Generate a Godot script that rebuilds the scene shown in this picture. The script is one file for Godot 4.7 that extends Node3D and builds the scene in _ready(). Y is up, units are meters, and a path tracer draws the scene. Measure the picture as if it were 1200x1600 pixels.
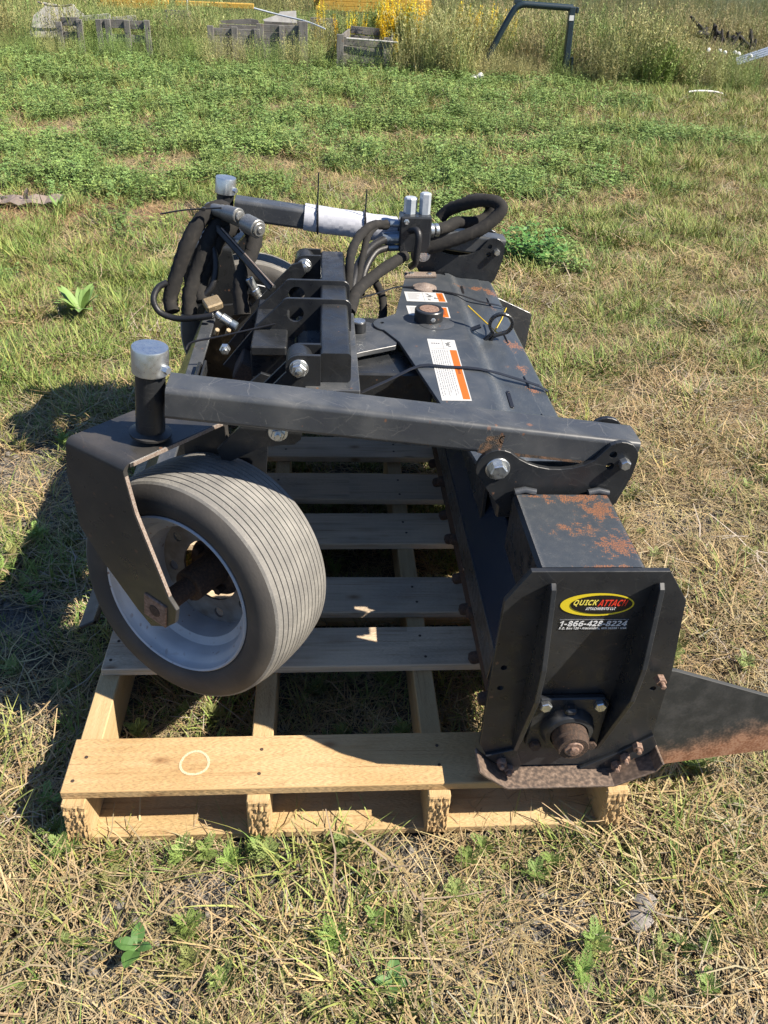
extends Node3D

# ---------------------------------------------------------------- helpers
var used := {}
var M := {}
var rng := RandomNumberGenerator.new()
var rake: Node3D
var noise := FastNoiseLite.new()

func V(x: float, y: float, z: float) -> Vector3:      # z counts away from the camera
	return Vector3(x, y, -z)

func lin(r: float, g: float, b: float, a := 1.0) -> Color:
	var c := Color(r, g, b).linear_to_srgb()
	c.a = a
	return c

func numbered(n: String) -> String:
	if not used.has(n):
		used[n] = 0
		return n
	used[n] += 1
	return "%s_%03d" % [n, used[n]]

func thing(called: String, label: String, category: String, at: Vector3, group := "", turn := 0.0) -> Node3D:
	var o := Node3D.new()
	o.name = numbered(called)
	add_child(o)
	o.position = at
	o.rotation.y = turn
	tag(o, label, category, group)
	return o

func tag(o: Node, label: String, category: String, group := "", kind := "") -> void:
	o.set_meta("label", label)
	o.set_meta("category", category)
	if group:
		o.set_meta("group", group)
	if kind:
		o.set_meta("kind", kind)

# a named mesh; its vertices are in world space moved by xf
func part(called: String, s, mat: Material, parent: Node3D, xf := Transform3D(), label := "") -> MeshInstance3D:
	var o := MeshInstance3D.new()
	o.mesh = s.commit() if s is SurfaceTool else s
	o.material_override = mat
	o.name = called if parent != self else numbered(called)
	parent.add_child(o, true)
	o.transform = parent.global_transform.affine_inverse() * xf
	if label:
		o.set_meta("label", label)
	return o

func st() -> SurfaceTool:
	var s := SurfaceTool.new()
	s.begin(Mesh.PRIMITIVE_TRIANGLES)
	return s

func vtx(s: SurfaceTool, p: Vector3, n: Vector3, uv := Vector2.ZERO) -> void:
	s.set_normal(n)
	s.set_uv(uv)
	s.add_vertex(p)

func tri(s: SurfaceTool, a: Vector3, b: Vector3, c: Vector3, n: Vector3, ua := Vector2.ZERO, ub := Vector2.ZERO, uc := Vector2.ZERO) -> void:
	if (b - a).cross(c - a).dot(n) > 0.0:
		vtx(s, a, n, ua); vtx(s, c, n, uc); vtx(s, b, n, ub)
	else:
		vtx(s, a, n, ua); vtx(s, b, n, ub); vtx(s, c, n, uc)

func tris(s: SurfaceTool, a: Vector3, b: Vector3, c: Vector3, na: Vector3, nb: Vector3, nc: Vector3, ua := Vector2.ZERO, ub := Vector2.ZERO, uc := Vector2.ZERO) -> void:
	if (b - a).cross(c - a).dot(na + nb + nc) > 0.0:
		vtx(s, a, na, ua); vtx(s, c, nc, uc); vtx(s, b, nb, ub)
	else:
		vtx(s, a, na, ua); vtx(s, b, nb, ub); vtx(s, c, nc, uc)

func quad(s: SurfaceTool, a: Vector3, b: Vector3, c: Vector3, d: Vector3, n: Vector3) -> void:
	tri(s, a, b, c, n)
	tri(s, a, c, d, n)

# a flat quad with texture coordinates 0..1: a is the upper left corner, then clockwise
func quad_uv(s: SurfaceTool, a: Vector3, b: Vector3, c: Vector3, d: Vector3, n: Vector3) -> void:
	tri(s, a, b, c, n, Vector2(0, 0), Vector2(1, 0), Vector2(1, 1))
	tri(s, a, c, d, n, Vector2(0, 0), Vector2(1, 1), Vector2(0, 1))

# box with chamfered edges; texture u runs along the longest side, in metres
func box(s: SurfaceTool, t: Transform3D, size: Vector3, b := 0.002, off := Vector2.ZERO) -> void:
	var h := size / 2.0
	b = minf(b, minf(h.x, minf(h.y, h.z)) * 0.8)
	var long := 0
	if size.y > size.x and size.y >= size.z: long = 1
	elif size.z > size.x and size.z > size.y: long = 2
	var P := func(sx: int, sy: int, sz: int, ax: int) -> Vector3:
		var q := Vector3(sx * (h.x - b), sy * (h.y - b), sz * (h.z - b))
		q[ax] = [sx, sy, sz][ax] * h[ax]
		return q
	var E := func(p: Array, n: Vector3) -> void:
		var ax := 0
		if absf(n.y) > 0.9: ax = 1
		elif absf(n.z) > 0.9: ax = 2
		var ua := long if long != ax else (ax + 1) % 3
		var va := 3 - ua - ax
		if absf(n[ax]) < 0.9: va = (ua + 1) % 3
		var w := []
		for q in p:
			w.append(Vector2(q[ua], q[va]) + off)
		var nn := (t.basis * n).normalized()
		tri(s, t * p[0], t * p[1], t * p[2], nn, w[0], w[1], w[2])
		if p.size() > 3:
			tri(s, t * p[0], t * p[2], t * p[3], nn, w[0], w[2], w[3])
	for g in [-1, 1]:
		E.call([P.call(g, -1, -1, 0), P.call(g, 1, -1, 0), P.call(g, 1, 1, 0), P.call(g, -1, 1, 0)], Vector3(g, 0, 0))
		E.call([P.call(-1, g, -1, 1), P.call(1, g, -1, 1), P.call(1, g, 1, 1), P.call(-1, g, 1, 1)], Vector3(0, g, 0))
		E.call([P.call(-1, -1, g, 2), P.call(1, -1, g, 2), P.call(1, 1, g, 2), P.call(-1, 1, g, 2)], Vector3(0, 0, g))
		for k in [-1, 1]:
			E.call([P.call(g, k, -1, 0), P.call(g, k, 1, 0), P.call(g, k, 1, 1), P.call(g, k, -1, 1)], Vector3(g, k, 0).normalized())
			E.call([P.call(g, -1, k, 0), P.call(g, 1, k, 0), P.call(g, 1, k, 2), P.call(g, -1, k, 2)], Vector3(g, 0, k).normalized())
			E.call([P.call(-1, g, k, 1), P.call(1, g, k, 1), P.call(1, g, k, 2), P.call(-1, g, k, 2)], Vector3(0, g, k).normalized())
			for l in [-1, 1]:
				E.call([P.call(g, k, l, 0), P.call(g, k, l, 1), P.call(g, k, l, 2)], Vector3(g, k, l).normalized())

func at(x: float, y: float, z: float) -> Transform3D:
	return Transform3D(Basis(), V(x, y, z))

func look(o: Vector3, dir: Vector3, up := Vector3.UP) -> Transform3D:   # local y along dir
	var y := dir.normalized()
	var x := y.cross(up)
	if x.length() < 0.01: x = y.cross(Vector3(0, 0, 1))
	x = x.normalized()
	return Transform3D(Basis(x, y, x.cross(y)), o)

const HORIZ := Basis(Vector3(1, 0, 0), Vector3(0, 0, -1), Vector3(0, 1, 0))   # plate lying flat: polygon in (x, z)
const SIDE := Basis(Vector3(0, 0, -1), Vector3(0, 1, 0), Vector3(1, 0, 0))    # plate across: polygon in (z, y), thick towards +x

# plate cut from a polygon, thick along local +z, with chamfered rims and round holes [x, y, r]
func plate(s: SurfaceTool, pts: Array, t: Transform3D, thick: float, b := 0.0012, holes := []) -> void:
	var poly := PackedVector2Array(pts)
	if not Geometry2D.is_polygon_clockwise(poly):
		poly.reverse()
	var n := poly.size()
	var ins := PackedVector2Array()
	var nr := []
	for i in n:
		var d := (poly[(i + 1) % n] - poly[i]).normalized()
		nr.append(Vector2(-d.y, d.x))                     # outward of a clockwise polygon (y up)
	var area := 0.0
	for i in n:
		area += poly[i].cross(poly[(i + 1) % n])
	var sg := 1.0 if area < 0.0 else -1.0
	for i in n:
		nr[i] *= sg
	for i in n:
		var m: Vector2 = nr[i] + nr[(i + n - 1) % n]
		var l := m.length_squared()
		ins.append(poly[i] - m * (2.0 * b / maxf(l, 0.6)) * 0.5 * (1.0 if l > 0.0 else 0.0))
	var face := ins.duplicate()
	var bored := []
	for h in holes:
		var ring := PackedVector2Array()
		var k: int = clampi(int(h[2] * 1500.0), 10, 20)
		for i in k:
			var a := TAU * i / k
			ring.append(Vector2(h[0] + cos(a) * h[2], h[1] + sin(a) * h[2]))
		bored.append(ring)
		face = bridge(face, ring)
	var idx := Geometry2D.triangulate_polygon(face)
	if idx.size() == 0:
		print("no triangles for a plate with ", pts.size(), " points")
	var nb := t.basis.orthonormalized()
	for i in range(0, idx.size(), 3):
		var q := [face[idx[i]], face[idx[i + 1]], face[idx[i + 2]]]
		tri(s, t * Vector3(q[0].x, q[0].y, thick), t * Vector3(q[1].x, q[1].y, thick), t * Vector3(q[2].x, q[2].y, thick), nb.z, q[0], q[1], q[2])
		tri(s, t * Vector3(q[0].x, q[0].y, 0), t * Vector3(q[1].x, q[1].y, 0), t * Vector3(q[2].x, q[2].y, 0), -nb.z, q[0], q[1], q[2])
	for i in n:
		var j := (i + 1) % n
		var o: Vector2 = nr[i]
		var on := nb * Vector3(o.x, o.y, 0)
		var a := poly[i]; var c := poly[j]; var ai := ins[i]; var ci := ins[j]
		quad(s, t * Vector3(a.x, a.y, b), t * Vector3(c.x, c.y, b), t * Vector3(c.x, c.y, thick - b), t * Vector3(a.x, a.y, thick - b), on)
		quad(s, t * Vector3(a.x, a.y, thick - b), t * Vector3(c.x, c.y, thick - b), t * Vector3(ci.x, ci.y, thick), t * Vector3(ai.x, ai.y, thick), (on + nb.z).normalized())
		quad(s, t * Vector3(a.x, a.y, b), t * Vector3(c.x, c.y, b), t * Vector3(ci.x, ci.y, 0), t * Vector3(ai.x, ai.y, 0), (on - nb.z).normalized())
	for ring in bored:
		var m: int = ring.size()
		var mid := Vector2.ZERO
		for p in ring: mid += p / m
		for i in m:
			var a: Vector2 = ring[i]; var c: Vector2 = ring[(i + 1) % m]
			var o := mid - (a + c) / 2.0
			quad(s, t * Vector3(a.x, a.y, 0), t * Vector3(c.x, c.y, 0), t * Vector3(c.x, c.y, thick), t * Vector3(a.x, a.y, thick), (nb * Vector3(o.x, o.y, 0)).normalized())

func bridge(outer: PackedVector2Array, ring: PackedVector2Array) -> PackedVector2Array:
	# joins a hole to the outline by a slit between the nearest pair of points
	var best := 1e9
	var bi := 0
	var bj := 0
	for i in outer.size():
		for j in ring.size():
			var d := outer[i].distance_squared_to(ring[j])
			if d < best:
				best = d; bi = i; bj = j
	var outer_cw := Geometry2D.is_polygon_clockwise(outer)
	var r := ring.duplicate()
	if Geometry2D.is_polygon_clockwise(r) == outer_cw:
		r.reverse()
		bj = r.size() - 1 - bj
	var e := (r[bj] - outer[bi]).normalized().orthogonal() * 2e-5
	if not outer_cw: e = -e
	var res := PackedVector2Array()
	for i in outer.size():
		res.append(outer[i] + (e if i == bi else Vector2.ZERO))
		if i == bi:
			for k in r.size():
				res.append(r[(bj + k) % r.size()] + (e if k == 0 else Vector2.ZERO))
			res.append(r[bj] - e)
			res.append(outer[bi] - e)
	return res

func circle_pts(c: Vector2, r: float, a0: float, a1: float, n: int) -> Array:
	var o := []
	for i in n + 1:
		var a := deg_to_rad(lerpf(a0, a1, float(i) / n))
		o.append(c + Vector2(cos(a), sin(a)) * r)
	return o

# turned shape: profile points (radius, height) about local y; sharp corners stay sharp
func lathe(s: SurfaceTool, prof: Array, t: Transform3D, seg := 24, flat := false, wob := 0.0) -> void:
	var nrm := []
	for i in prof.size() - 1:
		var d: Vector2 = prof[i + 1] - prof[i]
		nrm.append(Vector2(d.y, -d.x).normalized())
	var sgn := 1.0
	var area := 0.0
	for i in prof.size():
		area += prof[i].cross(prof[(i + 1) % prof.size()])
	if area < 0.0: sgn = -1.0
	for i in prof.size() - 1:
		var n0: Vector2 = nrm[i]
		var n1: Vector2 = nrm[i]
		if i > 0 and nrm[i].dot(nrm[i - 1]) > 0.8: n0 = (nrm[i] + nrm[i - 1]).normalized()
		if i < nrm.size() - 1 and nrm[i].dot(nrm[i + 1]) > 0.8: n1 = (nrm[i] + nrm[i + 1]).normalized()
		var p: Vector2 = prof[i]
		var q: Vector2 = prof[i + 1]
		if p.is_equal_approx(q): continue
		for k in seg:
			var a0 := TAU * k / seg
			var a1 := TAU * (k + 1) / seg
			var f0 := Vector3(cos(a0), 0, sin(a0)); var f1 := Vector3(cos(a1), 0, sin(a1))
			var w0 := 1.0; var w1 := 1.0
			if wob > 0.0:
				w0 = 1.0 + wob * noise.get_noise_2d(cos(a0) * 90.0, sin(a0) * 90.0 + p.y * 300.0)
				w1 = 1.0 + wob * noise.get_noise_2d(cos(a1) * 90.0, sin(a1) * 90.0 + p.y * 300.0)
			var g0 := f0; var g1 := f1
			if flat:
				g0 = ((f0 + f1) / 2.0).normalized(); g1 = g0
			var A := t * (f0 * p.x * w0 + Vector3(0, p.y, 0)); var B := t * (f1 * p.x * w1 + Vector3(0, p.y, 0))
			var C := t * (f1 * q.x * w1 + Vector3(0, q.y, 0)); var D := t * (f0 * q.x * w0 + Vector3(0, q.y, 0))
			var nA := (t.basis * (g0 * n0.x * sgn + Vector3(0, n0.y * sgn, 0))).normalized(); var nB := (t.basis * (g1 * n0.x * sgn + Vector3(0, n0.y * sgn, 0))).normalized()
			var nC := (t.basis * (g1 * n1.x * sgn + Vector3(0, n1.y * sgn, 0))).normalized(); var nD := (t.basis * (g0 * n1.x * sgn + Vector3(0, n1.y * sgn, 0))).normalized()
			var u0 := Vector2(float(k) / seg, float(i) / prof.size()); var u1 := Vector2(float(k + 1) / seg, float(i) / prof.size())
			var u2 := Vector2(float(k + 1) / seg, float(i + 1) / prof.size()); var u3 := Vector2(float(k) / seg, float(i + 1) / prof.size())
			if p.x > 1e-6: tris(s, A, B, C, nA, nB, nC, u0, u1, u2)
			if q.x > 1e-6: tris(s, A, C, D, nA, nC, nD, u0, u2, u3)

func cyl(s: SurfaceTool, a: Vector3, b: Vector3, r: float, bev := 0.0015, seg := 20, r2 := -1.0) -> void:
	var l := a.distance_to(b)
	if r2 < 0.0: r2 = r
	lathe(s, [Vector2(0, 0), Vector2(r - bev, 0), Vector2(r, bev), Vector2(r2, l - bev), Vector2(r2 - bev, l), Vector2(0, l)], look(a, b - a), seg)

# bar of rounded rectangular section along local x
func rbar(s: SurfaceTool, t: Transform3D, length: float, h: float, w: float, r: float) -> void:
	var pr := []
	for c in [[1, 1, 0], [-1, 1, 90], [-1, -1, 180], [1, -1, 270]]:
		for k in 5:
			var a := deg_to_rad(c[2] + 22.5 * k)
			var n := Vector2(cos(a), sin(a))
			pr.append([Vector2(c[0] * (w / 2 - r), c[1] * (h / 2 - r)) + n * r, n])
	var m := pr.size()
	var l2 := length / 2.0
	for i in m:
		var p = pr[i]; var q = pr[(i + 1) % m]
		var np: Vector3 = t.basis * Vector3(0, p[1].y, p[1].x); var nq: Vector3 = t.basis * Vector3(0, q[1].y, q[1].x)
		var A := t * Vector3(-l2, p[0].y, p[0].x); var B := t * Vector3(l2, p[0].y, p[0].x)
		var C := t * Vector3(l2, q[0].y, q[0].x); var D := t * Vector3(-l2, q[0].y, q[0].x)
		tris(s, A, B, C, np, np, nq)
		tris(s, A, C, D, np, nq, nq)
		for g in [-1, 1]:
			tri(s, t * Vector3(g * l2, 0, 0), t * Vector3(g * l2, p[0].y, p[0].x), t * Vector3(g * l2, q[0].y, q[0].x), t.basis * Vector3(g, 0, 0))

func spline(p: Array, n := 6) -> Array:
	var o := []
	for i in p.size() - 1:
		var a: Vector3 = p[maxi(i - 1, 0)]; var b: Vector3 = p[i]; var c: Vector3 = p[i + 1]; var d: Vector3 = p[mini(i + 2, p.size() - 1)]
		for k in n:
			o.append(b.cubic_interpolate(c, a, d, float(k) / n))
	o.append(p[-1])
	return o

# swept tube; rough > 0 makes it look like a gathered cloth sleeve
func tube(s: SurfaceTool, p: Array, r: float, seg := 10, rough := 0.0, r_end := -1.0) -> void:
	if r_end < 0.0: r_end = r
	var up := Vector3.UP
	var rings := []
	var nrm := []
	for i in p.size():
		var d: Vector3 = (p[mini(i + 1, p.size() - 1)] - p[maxi(i - 1, 0)]).normalized()
		var x := d.cross(up)
		if x.length() < 0.05: x = d.cross(Vector3(1, 0, 0.3))
		x = x.normalized()
		up = x.cross(d).normalized()
		var ring := []
		var rn := []
		var rr := lerpf(r, r_end, float(i) / (p.size() - 1))
		for k in seg:
			var a := TAU * k / seg
			var n := x * cos(a) + up * sin(a)
			var w := 1.0
			if rough > 0.0:
				w += rough * (noise.get_noise_3dv((p[i] + n * r) * 900.0) * 0.9 + 0.5 * noise.get_noise_2d(i * 60.0, k * 14.0) + 0.22 * sin(i * 1.1 + 5.0 * noise.get_noise_1d(k * 30.0)))
			ring.append(p[i] + n * rr * w)
			rn.append(n)
		rings.append(ring); nrm.append(rn)
	for i in p.size() - 1:
		for k in seg:
			var l := (k + 1) % seg
			var u0 := Vector2(float(k) / seg, i * 0.2); var u1 := Vector2(float(k + 1) / seg, i * 0.2)
			tris(s, rings[i][k], rings[i][l], rings[i + 1][l], nrm[i][k], nrm[i][l], nrm[i + 1][l], u0, u1, u1 + Vector2(0, 0.2))
			tris(s, rings[i][k], rings[i + 1][l], rings[i + 1][k], nrm[i][k], nrm[i + 1][l], nrm[i + 1][k], u0, u1 + Vector2(0, 0.2), u0 + Vector2(0, 0.2))
	for e in [0, p.size() - 1]:
		var c: Vector3 = p[e]
		var d: Vector3 = (p[e] - p[1 if e == 0 else e - 1]).normalized()
		for k in seg:
			tri(s, c, rings[e][k], rings[e][(k + 1) % seg], d)

# flat strap along points, width across, thin
func strap(s: SurfaceTool, p: Array, across: Vector3, w: float, th: float) -> void:
	for i in p.size() - 1:
		var d: Vector3 = p[i + 1] - p[i]
		var y := d.normalized()
		var n := y.cross(across).normalized()
		var x := n.cross(y).normalized()
		box(s, Transform3D(Basis(x, y, x.cross(y)), (p[i] + p[i + 1]) / 2.0), Vector3(w, d.length() + th * 0.6, th), th * 0.2)

# hex bolt head or nut on a washer, along local +y
func bolt_mesh(r: float, h: float, washer: float, stub: float) -> SurfaceTool:
	var s := st()
	if washer > 0.0:
		lathe(s, [Vector2(0, 0), Vector2(washer, 0), Vector2(washer, 0.0022), Vector2(washer - 0.0008, 0.003), Vector2(0, 0.003)], Transform3D(), 28)
	var b := 0.0028 if washer > 0.0 else -0.002
	lathe(s, [Vector2(0, b), Vector2(r, b), Vector2(r, b + h * 0.82), Vector2(r * 0.86, b + h), Vector2(0, b + h)], Transform3D(), 6, true)
	if stub > 0.0:
		lathe(s, [Vector2(0, b + h - 0.001), Vector2(r * 0.5, b + h - 0.001), Vector2(r * 0.5, b + h + stub - 0.001), Vector2(r * 0.4, b + h + stub), Vector2(0, b + h + stub)], Transform3D(), 14)
	return s

var bolts := {}
func bolt(parent: Node3D, p: Vector3, dir: Vector3, r: float, h: float, washer: float, stub: float, mat: Material, called := "hex_bolt", roll := 0.0) -> void:
	var key := [r, h, washer, stub]
	if not bolts.has(key):
		bolts[key] = bolt_mesh(r, h, washer, stub).commit()
	var t := look(p, dir)
	t.basis = t.basis * Basis(Vector3.UP, roll)
	part(called, bolts[key], mat, parent, t)

# ---------------------------------------------------------------- materials
func ntex(fr: float, cols: Array, sd: int, oct := 4, size := 512, kind := FastNoiseLite.TYPE_SIMPLEX_SMOOTH, bump := 0.0) -> NoiseTexture2D:
	var f := FastNoiseLite.new()
	f.noise_type = kind
	f.frequency = fr
	f.seed = sd
	f.fractal_octaves = oct
	var t := NoiseTexture2D.new()
	t.width = size
	t.height = size
	t.seamless = true
	t.noise = f
	if bump > 0.0:
		t.as_normal_map = true
		t.bump_strength = bump
	else:
		var g := Gradient.new()
		var off := PackedFloat32Array()
		var cc := PackedColorArray()
		for c in cols:
			off.append(c[0])
			cc.append(c[1])
		g.offsets = off
		g.colors = cc
		t.color_ramp = g
	return t

func gray(v: float) -> Color:
	return Color(v, v, v)

func surf(tex: Texture2D, rough: float, scale: float, metal := 0.0, ntx: Texture2D = null, nsc := 0.5, rtx: Texture2D = null) -> StandardMaterial3D:
	var m := StandardMaterial3D.new()
	m.albedo_texture = tex
	m.roughness = rough
	m.metallic = metal
	m.uv1_triplanar = true
	m.uv1_world_triplanar = true
	m.uv1_scale = Vector3.ONE * scale
	if ntx:
		m.normal_enabled = true
		m.normal_texture = ntx
		m.normal_scale = nsc
	if rtx:
		m.roughness_texture = rtx
		m.roughness = 1.0
	return m

func plain(c: Color, rough: float, metal := 0.0) -> StandardMaterial3D:
	var m := StandardMaterial3D.new()
	m.albedo_color = c
	m.roughness = rough
	m.metallic = metal
	return m

func wood_image(sd: int, a: Color, b: Color, knots: Array, grey := 0.0) -> ImageTexture:
	var w := 768
	var h := 128
	var im := Image.create(w, h, false, Image.FORMAT_RGB8)
	var f := FastNoiseLite.new()
	f.seed = sd
	f.fractal_octaves = 3
	var dark := lin(0.2, 0.1, 0.04)
	for y in h:
		for x in w:
			var v := float(y)
			var k := 0.0
			for q in knots:
				var dx: float = (x - q[0]) / 26.0
				var dy: float = (y - q[1]) / 7.0
				var e := exp(-(dx * dx + dy * dy))
				v += (y - q[1]) * -0.7 * e
				k = maxf(k, exp(-(dx * dx * 6.0 + dy * dy * 1.6)))
			var g := f.get_noise_2d(x * 0.22, v * 4.0) * 0.5 + f.get_noise_2d(x * 0.9 + 400.0, v * 13.0) * 0.5
			var saw := f.get_noise_2d(x * 9.0, y * 0.6 + 900.0) * 0.35
			var big := f.get_noise_2d(x * 0.35 + 70.0, y * 0.5)
			var c := a.lerp(b, clampf(0.5 + g * 0.7 + saw * 0.22 + big * 0.9, 0.0, 1.0))
			c = c.lerp(dark, clampf(k * 0.75 + maxf(0.0, g - 0.28) * 0.9, 0.0, 0.8))
			if grey > 0.0:
				c = c.lerp(gray(c.get_luminance()), grey * (0.7 + big))
			im.set_pixel(x, y, c)
	var r := RandomNumberGenerator.new()
	r.seed = sd
	for k in 9:
		var x0 := r.randi() % w
		var yy := r.randf() * h
		var l := r.randi_range(40, 260)
		var deep := r.randf_range(0.35, 0.8)
		for i in l:
			yy += r.randf_range(-0.22, 0.22) + 0.02
			var q := Vector2i((x0 + i) % w, posmod(int(yy), h))
			im.set_pixelv(q, im.get_pixelv(q).lerp(dark, deep * sin(PI * i / l)))
	for k in 26:                                     # smudges of dirt
		var c := Vector2(r.randf() * w, r.randf() * h)
		var rad := Vector2(r.randf_range(6, 40), r.randf_range(2, 10))
		var deep := r.randf_range(0.05, 0.28)
		for y in range(maxi(0, int(c.y - rad.y)), mini(h, int(c.y + rad.y))):
			for x in range(maxi(0, int(c.x - rad.x)), mini(w, int(c.x + rad.x))):
				var d := Vector2((x - c.x) / rad.x, (y - c.y) / rad.y).length()
				if d < 1.0: im.set_pixel(x, y, im.get_pixel(x, y).lerp(dark, deep * (1.0 - d) * r.randf_range(0.4, 1.3)))
	return ImageTexture.create_from_image(im)

func wood_mat(tex: Texture2D) -> StandardMaterial3D:
	var m := StandardMaterial3D.new()
	m.albedo_texture = tex
	m.uv1_scale = Vector3(1.0, 6.5, 1.0)
	m.roughness = 0.8
	m.normal_enabled = true
	m.normal_texture = M["wood_bump"]
	m.normal_scale = 0.25
	return m

# sheet of painted steel seen from above: paint, dust, scratches and the rust where it stands. rust: [u, v, ru, rv, strength]
func painted_sheet(w: int, h: int, rust: Array, sd: int, streak: Array) -> ImageTexture:
	var im := Image.create(w, h, false, Image.FORMAT_RGB8)
	var f := FastNoiseLite.new()
	f.seed = sd
	f.fractal_octaves = 4
	f.frequency = 0.02
	var r0 := lin(0.17, 0.065, 0.034)
	var r1 := lin(0.28, 0.125, 0.062)
	var dust := lin(0.21, 0.2, 0.185)
	for y in h:
		for x in w:
			var u := float(x) / w
			var v := float(y) / h
			var n := f.get_noise_2d(x, y)
			var n2 := f.get_noise_2d(x * 6.0 + 900.0, y * 6.0)
			var n3 := f.get_noise_2d(x * 0.4, y * 0.4 + 300.0)
			var c := lin(0.045, 0.053, 0.063).lerp(lin(0.058, 0.065, 0.072), clampf(0.5 + n * 0.6 + n3 * 0.5, 0, 1))
			c = c.lerp(dust, clampf(n2 * 0.35 + n * 0.25 - 0.08, 0.0, 0.4))
			if f.get_noise_2d(x * 18.0, y * 18.0 + 50.0) > 0.46: c = c.lerp(lin(0.008, 0.008, 0.009), 0.7)
			for k in streak:
				var d: float = absf(u - k[0] + n * 0.01) / k[1]
				if d < 1.0: c = c.lerp(dust, (1.0 - d) * k[2] * clampf(0.6 + n2, 0, 1))
			var q := 0.0
			for k in rust:
				var du: float = (u - k[0]) / k[2]
				var dv: float = (v - k[1]) / k[3]
				q = maxf(q, k[4] * (1.15 - sqrt(du * du + dv * dv) + n * 1.2 + n2 * 0.9 + 0.5 * f.get_noise_2d(x * 0.8, y * 5.0 + 77.0)))
			if q > 0.32:
				c = c.lerp(r0.lerp(r1, clampf(0.5 + n2 * 1.4, 0, 1)), clampf((q - 0.18) * 1.7, 0, 0.92) * clampf(0.85 + n2 * 1.0, 0.3, 1))
			im.set_pixel(x, y, c)
	return ImageTexture.create_from_image(im)

# steel paint as a tile: even coat, thin scratches, dust specks, soft dust clouds, chips down to rust
func paint_image(sd: int, base: Color, dust: Color, cloud: float, scratches: int, specks: int, chips: int) -> ImageTexture:
	var w := 768
	var im := Image.create(w, w, false, Image.FORMAT_RGB8)
	var f := FastNoiseLite.new()
	f.seed = sd
	f.fractal_octaves = 5
	f.frequency = 0.006
	for y in w:
		for x in w:
			# fade towards a shifted copy at the borders so that the tile closes
			var u := float(x) / w
			var v := float(y) / w
			var a := lerpf(f.get_noise_2d(x, y), f.get_noise_2d(x - w, y), smoothstep(0.7, 1.0, u))
			var b := lerpf(f.get_noise_2d(x, y - w), f.get_noise_2d(x - w, y - w), smoothstep(0.7, 1.0, u))
			var n := lerpf(a, b, smoothstep(0.7, 1.0, v))
			im.set_pixel(x, y, base.lerp(dust, clampf(0.12 + n * cloud, 0.0, 0.8)))
	var r := RandomNumberGenerator.new()
	r.seed = sd
	for k in scratches:
		var p := Vector2(r.randf() * w, r.randf() * w)
		var an := r.randfn(0.3, 0.9)
		var l := r.randf_range(6, 70)
		var st0 := r.randf_range(0.15, 0.7)
		for i in int(l):
			var q := p + Vector2(cos(an), sin(an)) * i
			an += r.randf_range(-0.03, 0.03)
			var xx := posmod(int(q.x), w)
			var yy := posmod(int(q.y), w)
			im.set_pixel(xx, yy, im.get_pixel(xx, yy).lerp(dust, st0))
	for k in specks:
		var x := r.randi() % w
		var y := r.randi() % w
		im.set_pixel(x, y, im.get_pixel(x, y).lerp(dust, r.randf_range(0.2, 0.9)))
	for k in chips:
		var c := Vector2(r.randf() * w, r.randf() * w)
		var rad := r.randf_range(1.0, 5.0) * r.randf_range(0.5, 1.4)
		for dy in range(-8, 9):
			for dx in range(-8, 9):
				if Vector2(dx, dy * r.randf_range(0.7, 1.4)).length() < rad * r.randf_range(0.7, 1.2):
					var xx := posmod(int(c.x) + dx, w)
					var yy := posmod(int(c.y) + dy, w)
					im.set_pixel(xx, yy, lin(0.13, 0.06, 0.035).lerp(lin(0.22, 0.13, 0.09), r.randf()))
	return ImageTexture.create_from_image(im)

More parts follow.
